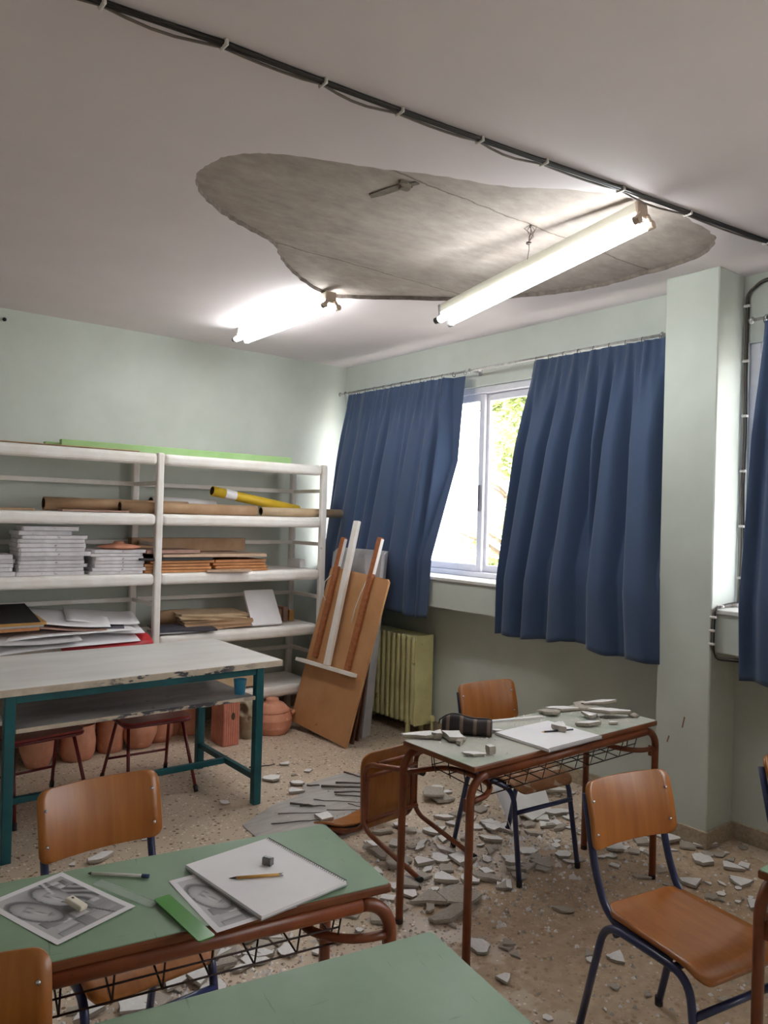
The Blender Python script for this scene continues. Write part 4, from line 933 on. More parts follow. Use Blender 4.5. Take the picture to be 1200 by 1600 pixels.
# ================================================================ SCHOOL CHAIRS
def rr(v, H, r):      # how far a rounded rectangle's edge draws in at height fraction v
    dd = min(v, 1 - v) * H
    return 0.0 if dd >= r else r - math.sqrt(max(0, r * r - (r - dd) ** 2))
def ease(v): return v
SCREW = None
def make_chair(label, loc, rot, frame, wood='ply', group='plywood school chairs'):
    root = empty('school_chair', label, 'chair', loc, rot, group)
    vs = [0, .008, .03, .07, .12, .2, .35, .5, .65, .8, .88, .93, .97, .992, 1]
    def seat(u, v):
        vv = vs[int(round(v * 14))]; w = 0.372 - 2 * rr(vv, 0.40, 0.045) - 0.03 * vv
        x = (u - 0.5) * w; y = -0.215 + 0.40 * vv
        z = 0.458 - 0.012 * math.cos((u - 0.5) * 3.0) * math.sin(vv * 3.14)
        if y < -0.12: z -= ((-0.12 - y) / 0.095) ** 2 * 0.034
        if y > 0.12: z += ((y - 0.12) / 0.065) ** 2 * 0.008
        return Vector((x, y, z))
    b = new(); grid_sheet(b, 14, 14, seat, thick=lambda u, v: Vector((0, 0, -0.011))); obj('seat', b, wood, root)
    def back(u, v):
        vv = vs[int(round(v * 14))]; w = 0.385 - 2 * rr(vv, 0.207, 0.032)
        x = (u - 0.5) * w; z = 0.630 + 0.207 * vv
        y = 0.225 + 0.050 * vv - 0.028 * ((x / 0.19) ** 2) + 0.006 * (2 * vv - 1) ** 2
        return Vector((x, y, z))
    b = new(); grid_sheet(b, 14, 14, back, thick=lambda u, v: Vector((0, 0.0095, -0.002))); bk = obj('backrest', b, 'ply' , root)
    global SCREW
    for x in (-0.168, 0.168):
        for z in (0.678, 0.780):
            if SCREW is None:
                b = new(); lathe(b, [(0, -0.004), (0.004, -0.0035), (0.0055, 0.0), (0.0055, 0.003), (0, 0.003)], n=10); sc = obj('screw', b, 'steel', bk); SCREW = sc.data
            else: sc = bpy.data.objects.new('screw', SCREW); COL.objects.link(sc); sc.parent = bk
            sc.location = (x, 0.225 + 0.05 * (z - 0.63) / 0.207 - 0.028 * (x / 0.19) ** 2 - 0.001, z); sc.rotation_euler = (R_(-90), 0, 0)
    for s in (-1, 1):
        b = new(); tube(b, fillet([(s * 0.168, 0.276, 0.795), (s * 0.168, 0.226, 0.560), (s * 0.166, 0.160, 0.426), (s * 0.160, -0.08, 0.424)], [0.25, 0.09], 8), 0.0125, 10); obj('back_post', b, frame, root)
        b = new(); tube(b, fillet([(s * 0.190, 0.262, 0.012), (s * 0.182, 0.160, 0.424), (s * 0.182, -0.165, 0.424), (s * 0.194, -0.232, 0.012)], [0.07, 0.07], 8), 0.0125, 10); sf = obj('leg_frame', b, frame, root)
        for y in (0.2625, -0.2322):
            b = new(); x = s * (0.190 if y > 0 else 0.194); tube(b, [(x, y, 0.03), (x, y, 0.0)], 0.0142, 10); obj('foot_cap', b, 'black', sf)
    for (y, z, x) in ((-0.190, 0.325, 0.185), (0.120, 0.404, 0.18), (-0.10, 0.415, 0.18)):
        b = new(); tube(b, [(-x, y, z), (x, y, z)], 0.011, 8); obj('crossbar', b, frame, root)
    return root
make_chair('school chair tucked in behind the desk with the drawing prints', (0.845, 2.21, 0), (0, 0, R_(2)), 'blue_steel')
make_chair('school chair with a dusty seat, standing behind the dusty desk', (2.965, 2.59, 0), (0, 0, R_(-5)), 'blue_steel', 'ply_dusty')
make_chair('school chair with seat in full view, in front of the dusty desk', (2.263, 1.274, 0), (0, 0, R_(-10)), 'blue_steel')
make_chair('school chair cut off by the photo edge, opposite the pillar', (3.095, 1.085, 0), (0, 0, R_(-3)), 'blue_steel')
make_chair('school chair of which only the backrest shows, between the two nearest desks', (0.225, 1.355, 0), (0, 0, R_(-8)), 'blue_steel')
make_chair('brown framed school chair toppled onto its back amid the rubble', (2.575, 2.66, 0.288), (R_(-90), 0, R_(4)), 'brown_steel')

# ================================================================ THINGS ON THE DESK WITH PRINTS
ZT = DH + 0.0006
def print_value(x, y):
    """grey drawing: two carved heads lying among stepped blocks; x runs along the long side, y along the short one"""
    if x < 0.055 or x > 0.945 or y < 0.075 or y > 0.925: return 0.97
    v = 0.62 + 0.12 * math.sin(2.2 * x + 3.1 * y + 0.5)
    G = lambda px, py, sx, sy: math.exp(-((x - px) / sx) ** 2 - ((y - py) / sy) ** 2)
    v -= 0.35 * G(0.30, 0.52, 0.20, 0.25) + 0.25 * G(0.62, 0.45, 0.22, 0.12)
    for (bx, by, bw, bh, g) in ((0.06, 0.62, 0.07, 0.10, .28), (0.10, 0.72, 0.06, 0.09, .70), (0.15, 0.64, 0.07, 0.08, .22), (0.19, 0.74, 0.06, 0.07, .74), (0.12, 0.83, 0.10, 0.06, .26), (0.24, 0.82, 0.06, 0.08, .5), (0.62, 0.12, 0.12, 0.16, .36), (0.74, 0.18, 0.10, 0.22, .60), (0.64, 0.30, 0.12, 0.12, .70),
                                (0.78, 0.42, 0.14, 0.12, .36), (0.66, 0.46, 0.11, 0.16, .66), (0.86, 0.14, 0.07, 0.26, .50), (0.80, 0.56, 0.12, 0.18, .56), (0.60, 0.66, 0.16, 0.08, .30), (0.72, 0.76, 0.14, 0.13, .46), (0.56, 0.78, 0.10, 0.10, .64)):
        if bx < x < bx + bw and by < y < by + bh: v = g + 0.14 * (x - bx) / bw - (0.18 if x - bx < 0.006 or y - by < 0.009 else 0)
    for (cx, cy, ra, rb, an, k) in ((0.44, 0.26, 0.26, 0.15, 0.42, 1), (0.34, 0.58, 0.23, 0.15, 0.30, -1)):
        dx, dy = x - cx, y - cy; p = (dx * math.cos(an) + dy * math.sin(an)) / ra; q = (-dx * math.sin(an) + dy * math.cos(an)) / rb; r = p * p + q * q
        g = lambda pp, qq, sp, sq: math.exp(-((p - pp) / sp) ** 2 - ((q - qq) / sq) ** 2)
        if r < 1:
            v = 0.70 - 0.26 * r * r - 0.12 * q - 0.34 * g(-0.25, -0.20, 0.16, 0.10) - 0.26 * g(-0.28, 0.30, 0.14, 0.09) - 0.30 * g(0.16, 0.06, 0.22, 0.07) + 0.12 * g(0.12, -0.10, 0.25, 0.08) - 0.30 * g(0.52, 0.10, 0.05, 0.26) - 0.16 * g(0.64, 0.10, 0.05, 0.2)
            v -= 0.14 * g(-0.42, 0.0, 0.05, 0.5)
        elif r < 1.5: v = min(v, 0.22 + 0.55 * (r - 1))
    if y > 0.72 and 0.26 < x < 0.60: v = 0.42 + 0.22 * math.sin(46 * (y - 0.8) + 7 * math.sin(8 * x)) - 0.1 * G(0.4, 0.85, 0.1, 0.1)
    if abs((y - 0.5) - 0.45 * (x - 0.3)) < 0.012 and x > 0.45: v = 0.20
    if abs((y - 0.66) + 0.25 * (x - 0.1)) < 0.018 and x < 0.30: v = 0.78
    return min(0.86, max(0.08, v))
def make_print(label, c, rz):
    b = new(); n, m = 110, 78; w, h = 0.29, 0.205; lay = b.loops.layers.float_color.new('print')
    V = [[b.verts.new(((i / n - 0.5) * w, (j / m - 0.5) * h, 0.0006 + 0.0015 * (2 * i / n - 1) ** 4)) for i in range(n + 1)] for j in range(m + 1)]
    for j in range(m):
        for i in range(n):
            f = b.faces.new((V[j][i], V[j][i + 1], V[j + 1][i + 1], V[j + 1][i]))
            for lp in f.loops:
                g = print_value(lp.vert.co.x / w + 0.5, lp.vert.co.y / h + 0.5) ** 1.5; lp[lay] = (g * 0.80, g * 0.785, g * 0.81, 1)
    return tag(obj('drawing_print', b, 'print', fix=False), label, 'print', 'printed grey drawings', (c[0], c[1], ZT), (0, 0, rz))
make_print('grey drawing print with a rubber lying on it', (0.553, 1.882), R_(-72))
make_print('grey drawing print half covered by the sketch pad and green ruler', (0.905, 1.700), R_(-92))
def pad(label, c, rz, w, h, t, z):
    root = empty('sketch_pad', label, 'sketch pad', (c[0], c[1], z), (0, 0, rz))
    b = new(); box(b, (0, 0, 0.0015), (w, h, 0.003)); obj('backing_card', b, 'greyboard', root)
    b = new(); box(b, (0, 0, 0.003 + (t - 0.003) / 2), (w - 0.002, h - 0.003, t - 0.003)); obj('pages', b, 'paper', root)
    b = new()
    for k in range(int(w / 0.0085)):
        x = -w / 2 + 0.008 + k * 0.0085
        if x < w / 2 - 0.004: tube(b, [(x, h / 2 - 0.003 + 0.006 * math.cos(a), t / 2 + (t / 2 + 0.0035) * math.sin(a)) for a in [i * 0.785 for i in range(8)]], 0.0009, 4, closed=True)
    obj('wire_binding', b, 'wire', root); return root
pad('white sketch pad with a pencil and sharpener lying on it', (1.015, 1.728), R_(-84.5), 0.345, 0.262, 0.010, ZT + 0.003)
def stick(name, label, cat, a, c, segs, group=None, n=8):
    """segs: list of (part name, from, to, radius0, radius1, material) along the stick; the first one is the thing's own mesh"""
    a, c = Vector(a), Vector(c); dr = (c - a); root = None
    root = empty(name, label, cat, (a + c) / 2, group=group)
    for (pn, t0, t1, r0, r1, m) in segs:
        b = new(); p0, p1 = a + dr * t0 - (a + c) / 2, a + dr * t1 - (a + c) / 2
        tube(b, [p0, p1], lambda t: r0 + (r1 - r0) * t, n); obj(pn, b, m, root)
    return root
stick('pen', 'clear white ballpoint pen with a blue end on green desk', 'pen', (0.655, 2.000, ZT + 0.005), (0.775, 1.896, ZT + 0.005), [('barrel', 0.06, 0.88, .0042, .0042, 'penwhite'), ('tip', 0.0, 0.06, .0015, .004, 'pencil_dark'), ('end_cap', 0.88, 1.0, .005, .005, 'penblue')])
stick('pencil', 'yellow pencil with a metal end on the sketch pad', 'pencil', (0.922, 1.746, ZT + 0.0175), (1.045, 1.686, ZT + 0.0175), [('shaft', 0.13, 0.92, .0037, .0037, 'pencil'), ('point', 0.0, 0.13, .0006, .0036, 'graphite'), ('ferrule', 0.92, 1.0, .0038, .0038, 'steel')], n=6)
b = new(); P = [(-0.103, -0.014), (0.103, -0.014), (0.103, 0.014), (-0.103, 0.014)]; prism(b, P, 0, 0.0026); bar(b, (-0.103, 0.012, 0.003), (0.103, 0.012, 0.003), 0.002, 0.002)
tag(obj('clear_ruler', b, 'clear'), 'clear plastic ruler beside the left drawing print', 'ruler', loc=(0.697, 1.851, ZT), rot=(0, 0, R_(-69)))
b = new(); prism(b, rounded_poly(0.225, 0.040, 0.005, 3), 0, 0.0035)
gr = tag(obj('green_ruler', b, 'greenplastic'), 'bright green plastic ruler overhanging the front edge of the desk', 'ruler', loc=(0.762, 1.658, ZT + 0.004), rot=(0, R_(1), R_(-87)))
root = empty('eraser', 'off white rubber with a small hole on the left drawing print', 'eraser', (0.580, 1.848, ZT + 0.012), (R_(14), R_(8), R_(30)))
b = new(); box(b, (0, 0, 0), (0.024, 0.052, 0.013), bev=0.004, seg=2); obj('body', b, 'eraser', root)
b = new(); lathe(b, [(0, 0.0062), (0.0035, 0.0062), (0.0035, 0.0072), (0, 0.0072)], (0.001, 0.015, 0), 10); obj('hole', b, 'graphite', root)
root = empty('sharpener', 'small metal pencil sharpener on the sketch pad', 'sharpener', (1.045, 1.765, ZT + 0.0135), (0, 0, R_(24)))
b = new(); prism(b, [(-0.008, -0.013), (0.008, -0.013), (0.006, 0.0), (0.008, 0.013), (-0.008, 0.013), (-0.006, 0.0)], 0, 0.018); obj('body', b, 'greycap', root)
b = new(); box(b, (0, 0, 0.0195), (0.009, 0.024, 0.0015), (0.0, 0.12, 0)); obj('blade', b, 'steel', root)

# ================================================================ THINGS ON THE DUSTY DESK
pad('plaster dusted sketch pad with its wire binding towards the camera', (2.665, 2.158), R_(180), 0.355, 0.300, 0.013, ZT)
root = empty('pencil_case', 'dark striped soft pencil case on the dusty desk', 'pencil case', (2.392, 2.385, ZT), (0, 0, R_(-50)))
b = new()
def case(u, v):
    a = 2 * math.pi * u; x = (v - 0.5) * 0.215
    e = 1 - 0.18 * (2 * v - 1) ** 4; hh = 0.078 * e * (1 + 0.10 * math.sin(v * 7)); ww = 0.040 * e
    yy = ww * math.copysign(abs(math.cos(a)) ** 0.7, math.cos(a)); zz = hh / 2 + hh / 2 * math.copysign(abs(math.sin(a)) ** 0.75, math.sin(a))
    return Vector((x, yy * (1 - 0.35 * zz / 0.08), max(zz, 0.0)))
grid_sheet(b, 24, 16, case)
for v in (0.0, 1.0):
    f = b.faces.new([b.verts.new(case(k / 24, v)) for k in range(24)])
obj('body', b, 'stripes', root)
b = new(); tube(b, [case(0.25, k / 12) + Vector((0, 0, 0.001)) for k in range(13)], 0.0035, 6); tube(b, [case(0.25, 0.02) + Vector((0, 0, 0)), case(0.25, 0.0) + Vector((-0.012, 0, -0.008)), case(0.25, 0) + Vector((-0.016, 0.004, -0.028))], 0.003, 6); obj('zip', b, 'black', root)
b = new(); t = rounded_poly(0.050, 0.056, 0.014, 3); tt = bmesh.new(); prism(tt, t, 0, 0.003); merge(b, tt, Matrix.Translation((0.106, 0, 0.034)) @ Euler((0, R_(90), 0)).to_matrix().to_4x4()); obj('end_patch', b, 'slatecard', root)
stick('pencil', 'dark pencil pinned under a plaster bit on the dusty pad', 'pencil', (2.652, 2.186, ZT + 0.017), (2.805, 2.135, ZT + 0.017), [('shaft', 0.08, 1.0, .0036, .0036, 'pencil_dark'), ('point', 0.0, 0.08, .0008, .0034, 'pencil')], n=6)

# ================================================================ PLASTER FRAGMENTS
def chunk_mesh(seed, top, side, kind):
    r = random.Random(seed); b = new()
    if kind == 'triangular': angs = [0.2, 2.2, 2.6, 4.3]
    elif kind == 'squarish': angs = [0.7, 2.3, 3.9, 5.5]
    elif kind == 'elongated': angs = [0.25, 1.2, 2.8, 3.4, 4.6, 6.0]
    else: angs = [k * 1.05 for k in range(6)]
    ax, ay = (0.5, 0.22) if kind == 'elongated' else (0.5, 0.42)
    P = [(math.cos(a + r.uniform(-.15, .15)) * ax * r.uniform(0.85, 1.1), math.sin(a + r.uniform(-.15, .15)) * ay * r.uniform(0.85, 1.1)) for a in angs]
    # break each side once so that no edge runs dead straight
    Q = []
    for i, p in enumerate(P):
        q = P[(i + 1) % len(P)]; Q.append(p); Q.append(((p[0] + q[0]) / 2 + r.uniform(-.05, .05), (p[1] + q[1]) / 2 + r.uniform(-.05, .05)))
    n = len(Q)
    lo = [b.verts.new((x * r.uniform(0.8, 1.0), y * r.uniform(0.8, 1.0), -0.5 + r.uniform(0, .1))) for x, y in Q]
    mi = [b.verts.new((x * r.uniform(0.98, 1.08), y * r.uniform(0.98, 1.08), r.uniform(-.1, .15))) for x, y in Q]
    hi = [b.verts.new((x, y, 0.5)) for x, y in Q]
    for A, B in ((lo, mi), (mi, hi)):
        for k in range(n): b.faces.new((A[k], A[(k + 1) % n], B[(k + 1) % n], B[k])).material_index = 1
    b.faces.new(lo[::-1]).material_index = 1; b.faces.new(hi).material_index = 0
    me = bpy.data.meshes.new('plaster_fragment'); bmesh.ops.recalc_face_normals(b, faces=list(b.faces)); b.to_mesh(me); b.free()
    me.materials.append(M[top]); me.materials.append(M[side]); return me
KINDS = ('triangular', 'squarish', 'elongated', 'many-cornered')
CH = {}
for tone in 'wg':
    for i, kd in enumerate(KINDS):
        CH[tone, kd] = [chunk_mesh(100 * i + q + (7 if tone == 'g' else 0), 'plaster' if tone == 'w' else 'mortar', 'mortar', kd) for q in range(4)]
nfrag = 0
LM = [((2.10, 2.06), "the dusty desk's near left leg"), ((2.10, 2.49), "the dusty desk's far left leg"), ((3.34, 2.06), "the dusty desk's near right leg"), ((3.34, 2.49), "the dusty desk's far right leg"),
      ((2.38, 2.64), "the toppled chair's left foot"), ((2.78, 2.66), "the toppled chair's right foot"), ((2.45, 3.40), "the toppled backrest"), ((2.58, 3.05), "the toppled seat"),
      ((2.77, 2.84), "the dusty chair's rear left leg"), ((3.16, 2.88), "the dusty chair's rear right leg"), ((2.77, 2.37), "the dusty chair's front left leg"), ((3.15, 2.34), "the dusty chair's front right leg"),
      ((3.50, 2.98), "the widest white slab"), ((3.225, 2.905), "the bent white card"), ((3.86, 2.08), "the pillar's near corner"), ((3.86, 2.38), "the pillar's far corner"), ((4.0, 1.9), "the skirting beside the pillar"),
      ((2.12, 1.56), "the full-view chair's rear left leg"), ((2.49, 1.50), "the full-view chair's rear right leg"), ((3.20, 1.91), "the stick behind the full-view chair"), ((3.4, 1.6), "the cut-off chair at the photo edge"),
      ((1.33, 1.50), "the print desk's near right leg"), ((1.38, 1.93), "the print desk's far right leg"), ((0.67, 1.99), "the tucked-in chair's front left leg"), ((1.04, 1.98), "the tucked-in chair's front right leg"),
      ((1.05, 2.47), "the tucked-in chair's rear right leg"), ((0.65, 2.47), "the tucked-in chair's rear left leg"), ((1.45, 2.62), "the rubble heap's middle behind the print desk"), ((1.15, 1.25), "the nearest desk's far right corner"), ((1.70, 1.90), "the gap between the print desk and dusty desk"), ((2.6, 1.9), "the middle of the dusty desk's front"),
      ((2.25, 3.94), "the white table's near right leg"), ((2.25, 4.73), "the white table's far right leg"), ((2.04, 3.6), "the grey sheet's left tip"), ((2.65, 3.95), "the bunch of reed sticks"), ((1.0, 2.9), "the bare floor behind the tucked-in chair")]
USED = set()
def place_words(x, y, rank=0):
    (lx, ly), nm = sorted(LM, key=lambda q: (q[0][0] - x) ** 2 + (q[0][1] - y) ** 2)[rank]
    v = Vector((x - lx, y - ly, 0)); dp, sd = v.dot(Wf), v.dot(Wr)
    if v.length < 0.07: return 'right at ' + nm
    far = '' if v.length < 0.22 else 'a bit '
    return far + (('behind ' if dp > 0 else 'in front of ') if abs(dp) > abs(sd) else ('right of ' if sd > 0 else 'left of ')) + nm
def zone(x, y):
    if x < 1.75 and y < 2.35: return 'around the desk with the drawing prints'
    if x < 2.05 and 2.35 <= y < 2.95: return 'behind the desk with the drawing prints'
    if y > 3.5 or (x < 2.05 and y >= 2.35): return 'on the bare floor before the white table'
    if y < 1.95: return 'on the open floor in front of the dusty desk'
    if x < 2.85: return 'around the toppled chair'
    return 'between the dusty desk and the pillar'
def fragment(x, y, s, tone, z=0.0, kind=None, tilt=0.07, thick=None, label=None, rz=None):
    global nfrag
    r = random.Random(nfrag * 13 + 5); nfrag += 1
    kd = kind or r.choice(KINDS); me = r.choice(CH[tone, kd])
    o = bpy.data.objects.new('plaster_fragment', me); COL.objects.link(o)
    t = thick or min(0.022, max(0.008, s * r.uniform(0.11, 0.19)))
    o.scale = (s, s, t); o.rotation_euler = (r.uniform(-tilt, tilt), r.uniform(-tilt, tilt), r.uniform(0, 6.28) if rz is None else rz)
    mtx = o.rotation_euler.to_matrix(); zmin = min((mtx @ Vector((v.co.x * s, v.co.y * s, v.co.z * t))).z for v in me.vertices)
    o.location = (x, y, z - zmin + 0.0005)
    big = 'large' if s > 0.12 else 'middling' if s > 0.075 else 'small' if s > 0.04 else 'tiny'
    lab = label or '%s %s %s fragment %s' % (big, kd, 'white' if tone == 'w' else 'grey', place_words(x, y))
    for rank in range(1, 4):
        if lab not in USED or label: break
        lab = '%s %s %s fragment %s' % (big, kd, 'white' if tone == 'w' else 'grey', place_words(x, y, rank))
    USED.add(lab)
    tag(o, lab, 'fragment', 'plaster fragments on the dusty desk' if z > 0.5 else 'plaster fragments ' + zone(x, y))
    return o
DEB = "3.28 3.45 0.079 w;3.2 3.39 0.135 g;3.34 3.24 0.085 w;3.27 3.13 0.075 g;2.84 3.05 0.114 w;3.07 2.96 0.056 w;3.14 2.91 0.113 w;3.01 2.8 0.102 w;2.92 2.79 0.047 w;2.96 2.73 0.046 g;2.72 2.84 0.091 w;2.63 2.79 0.083 w;2.72 2.72 0.128 w;2.53 2.8 0.094 w;2.67 2.52 0.133 g;2.5 2.62 0.108 w;2.54 2.49 0.047 w;2.41 2.58 0.035 w;2.68 2.41 0.071 g;2.31 2.51 0.17 g;2.44 2.45 0.172 g;2.31 2.35 0.175 g;2.23 2.12 0.086 w;2.28 2.16 0.031 g;3.18 2.46 0.078 w;3.02 2.46 0.114 g;3.04 2.52 0.071 g;3.4 2.77 0.079 w;3.59 2.83 0.134 w;3.52 2.87 0.074 g;3.6 3.02 0.215 w;3.33 2.82 0.071 g;3.26 2.73 0.083 g;3.44 2.69 0.092 g;3.94 3.01 0.056 w;3.84 3.02 0.055 g;2.74 2.11 0.084 g;2.32 2.06 0.051 g;2.27 2.7 0.071 w;3.91 2.2 0.083 w;3.92 2.11 0.137 w;3.83 2.22 0.069 w;3.81 2.15 0.095 g;3.71 2.17 0.04 w;3.71 2.01 0.103 w;3.76 1.88 0.095 w;3.84 1.86 0.064 w;3.44 1.91 0.097 w;3.51 1.87 0.03 w;3.56 1.83 0.04 w;3.64 1.78 0.098 w;3.58 1.76 0.03 w;3.46 1.78 0.041 w;3.39 1.79 0.053 g;3.48 1.63 0.086 w;4.18 1.97 0.048 w;3.82 2.04 0.053 g;3.86 2 0.053 g;3.91 1.99 0.03 w;3.85 1.93 0.052 g;3.41 1.75 0.041 g;3.54 1.68 0.026 w;3.97 2.32 0.043 g;3.96 2.23 0.077 g;3.96 2.17 0.076 g;4.05 1.97 0.047 g;3.5 1.7 0.026 g;3.48 2.36 0.1 w;3.52 2.28 0.066 g;3.56 2.22 0.072 g;3.3 2.24 0.048 w;3.33 2.33 0.052 w;3.38 2.48 0.047 w;3.65 2.32 0.082 g;2.61 1.75 0.07 w;2.52 1.8 0.04 w;3.34 1.98 0.042 g;3.3 2.09 0.068 g;2.71 1.37 0.046 g;2.45 1.65 0.033 g;2.55 1.84 0.05 g;2.31 1.59 0.018 w;2.15 1.92 0.062 w;2.31 2 0.045 g;2.33 2.06 0.051 g;2.11 1.68 0.029 w;1.28 3.74 0.112 w;1.16 3.76 0.037 w;1.54 3.84 0.033 w;2.1 4.06 0.052 w;2.53 4.25 0.106 w;2.76 4.46 0.074 w;2.48 4.56 0.06 g;2.54 4.03 0.055 w;2.53 3.98 0.09 w;2.62 4.09 0.08 w;2.81 4.26 0.051 w;2.45 3.54 0.1 w;2.69 4.25 0.033 g;2.63 4.34 0.021 w;1.7 2.47 0.065 w;1.77 2.5 0.081 w;1.85 2.48 0.052 w;1.6 2.54 0.074 w;1.47 2.56 0.083 w;1.4 2.54 0.067 w;1.37 2.58 0.038 g;1.59 2.7 0.129 w;1.6 2.62 0.076 g;1.74 2.71 0.08 w;1.42 2.65 0.064 w;1.53 2.71 0.061 g;1.27 2.53 0.055 w;1.24 2.56 0.093 w;1.01 2.55 0.109 w;1.16 2.57 0.055 g;0.94 2.67 0.067 w;0.83 2.66 0.043 g;0.95 2.77 0.046 g;2.46 3.13 0.08 w;2.6 3.2 0.089 g;2.74 3.22 0.07 w;2.57 3.05 0.08 w;2.42 3.02 0.129 g;2.41 2.86 0.093 g;2.4 3.08 0.065 g;2.62 2.97 0.066 g;3.28 3.53 0.08 w;3.18 3.44 0.156 g;3.42 3.3 0.079 w;3.32 3.22 0.092 g;3.33 3.15 0.045 w;2.03 2.52 0.081 g;2.06 2.62 0.056 g;1.92 2.5 0.032 w;1.97 2.61 0.065 g;3.7 2.63 0.073 w;3.79 2.74 0.083 w;3.5 2.61 0.049 g;3.84 3.08 0.16 w;3.61 2.75 0.073 w;3.5 2.54 0.069 g;3.8 2.27 0.048 g;3.79 2.23 0.089 w;3.11 3.58 0.079 g;2.95 3.5 0.053 w;3.11 3.15 0.095 g;2.98 3.07 0.064 w;2.92 2.89 0.068 g;2.68 2.98 0.073 w;2.73 3.14 0.069 g;2.59 2.69 0.074 g;2.34 2.67 0.089 g;2.82 2.65 0.045 w;3.21 2.38 0.045 g;3.65 2.51 0.063 w;3.72 2.45 0.078 g;3.78 2.37 0.056 w"
placed = []
for k, rec in enumerate(DEB.split(';')):
    x, y, s, tone = rec.split(); x, y, s = float(x), float(y), float(s)
    z = 0.0
    for (px, py, ps, pz) in placed:
        if math.hypot(px - x, py - y) < 0.42 * (ps + s) * 0.8: z = max(z, pz)
    f = fragment(x, y, s * 1.28, tone, z=z if z < 0.06 else 0.0); placed.append((x, y, s, z + f.scale.z))
rnd = random.Random(77)
def scatter(cx, cy, rx, ry, n, lo, hi):
    for k in range(n):
        a = rnd.uniform(0, 6.28); q = math.sqrt(rnd.random()); fragment(min(cx + rx * q * math.cos(a), 3.82), cy + ry * q * math.sin(a), rnd.uniform(lo, hi), rnd.choice('wwg'))
scatter(3.15, 2.78, 0.55, 0.40, 34, 0.045, 0.12)
scatter(2.55, 2.62, 0.42, 0.45, 26, 0.04, 0.12)
scatter(3.55, 2.45, 0.30, 0.42, 18, 0.04, 0.10)
scatter(1.22, 2.63, 0.46, 0.17, 30, 0.06, 0.14)
scatter(3.0, 1.65, 0.55, 0.30, 10, 0.02, 0.05)
# fragments on the dusty desk
for (x, y, s, tone, kd, th, lab) in (
    (2.205, 2.45, 0.20, 'w', 'elongated', 0.016, 'long white plaster fragment jutting over the far left corner of the dusty desk'),
    (2.285, 2.355, 0.125, 'w', 'squarish', 0.024, 'thick white plaster fragment leaning by the pencil case'),
    (2.235, 2.400, 0.060, 'w', 'triangular', 0.030, 'chunky white plaster bit left of the thick leaning fragment'),
    (2.255, 2.290, 0.040, 'g', 'squarish', 0.020, 'small grey mortar bit in front of the thick leaning fragment'),
    (2.200, 2.150, 0.095, 'w', 'elongated', 0.010, 'flat white sliver on the front left corner of the dusty desk'),
    (2.272, 2.130, 0.045, 'w', 'squarish', 0.034, 'upright white plaster block on the front edge of the dusty desk'),
    (2.748, 2.165, 0.085, 'w', 'triangular', 0.028, 'wedge of white plaster lying on the dusty sketch pad'),
    (2.975, 2.405, 0.115, 'g', 'many-cornered', 0.016, 'greyish plaster fragment nearest the far desk edge, left of the heap'),
    (3.085, 2.420, 0.165, 'w', 'elongated', 0.016, 'long white plaster fragment at the far edge of the dusty desk'),
    (2.960, 2.170, 0.125, 'w', 'elongated', 0.018, 'white plaster sliver just right of the dusty sketch pad'),
    (3.215, 2.385, 0.120, 'g', 'many-cornered', 0.016, 'grey plaster fragment under the heap on the desk end'),
    (3.185, 2.215, 0.210, 'w', 'elongated', 0.020, 'largest white plaster fragment, front of the heap on the dusty desk'),
    (3.075, 2.255, 0.090, 'w', 'triangular', 0.014, 'small white fragment tucked under the largest one on the desk'),
    (3.295, 2.345, 0.190, 'w', 'elongated', 0.018, 'long white plaster fragment at the back of the desk heap'),
    (3.290, 2.150, 0.055, 'g', 'squarish', 0.012, 'grey crumbly bit at the right end of the dusty desk'),
    (3.090, 2.130, 0.060, 'w', 'triangular', 0.010, 'pale chip at the front edge before the desk heap'),
    (2.520, 2.330, 0.075, 'w', 'elongated', 0.012, 'white plaster strip between pencil case and sketch pad')):
    zz = ZT + (0.0135 if 'on the dusty sketch pad' in lab else 0.012 if 'back of the desk heap' in lab or 'largest' in lab else 0)
    fragment(x, y, s, tone, z=zz, kind=kd, tilt=0.10, thick=th, label=lab, rz=R_(-30) if kd == 'elongated' else None)
b = new(); prism(b, [(-0.17, -0.008), (0.17, -0.012), (0.172, 0.006), (-0.168, 0.010)], 0, 0.010, jit=0.002)
tag(obj('plaster_strip', b, 'plaster'), 'long thin white strip along the far edge of the dusty desk', 'fragment', loc=(2.73, 2.43, ZT), rot=(0, 0, R_(-16)))
# large sheets on the floor
b = new(); P = [(-0.16, -0.10), (0.02, -0.14), (0.17, -0.05), (0.13, 0.10), (-0.05, 0.14), (-0.17, 0.04)]; prism(b, P, 0, 0.014, jit=0.006)
tag(obj('plaster_slab', b, 'plaster'), 'widest white plaster slab leaning behind the dusty desk chair', 'slab', loc=(3.50, 2.98, 0.075), rot=(R_(24), R_(-10), R_(20)))
sheet('white_card', 'white card standing bent in the rubble behind the chair legs', 'card', (3.225, 2.905, 0.105), (0.19, 0.24, 0), (R_(62), R_(8), R_(24)), 'paper', 0.02)
b = new(); P = [(2.04, 3.72), (2.32, 3.87), (2.52, 3.93), (2.65, 4.06), (2.95, 4.10), (3.06, 4.02), (2.98, 3.80), (2.80, 3.50), (2.56, 3.30), (2.32, 3.26), (2.14, 3.40), (2.02, 3.54)]
prism(b, [(x - 2.5, y - 3.7) for x, y in P], 0, 0.004, jit=0.01); tag(obj('skim_sheet', b, 'skim'), 'thin grey sheet of fallen ceiling skim flat on the floor', 'sheet', loc=(2.5, 3.7, 0.0005))
rnd = random.Random(9)
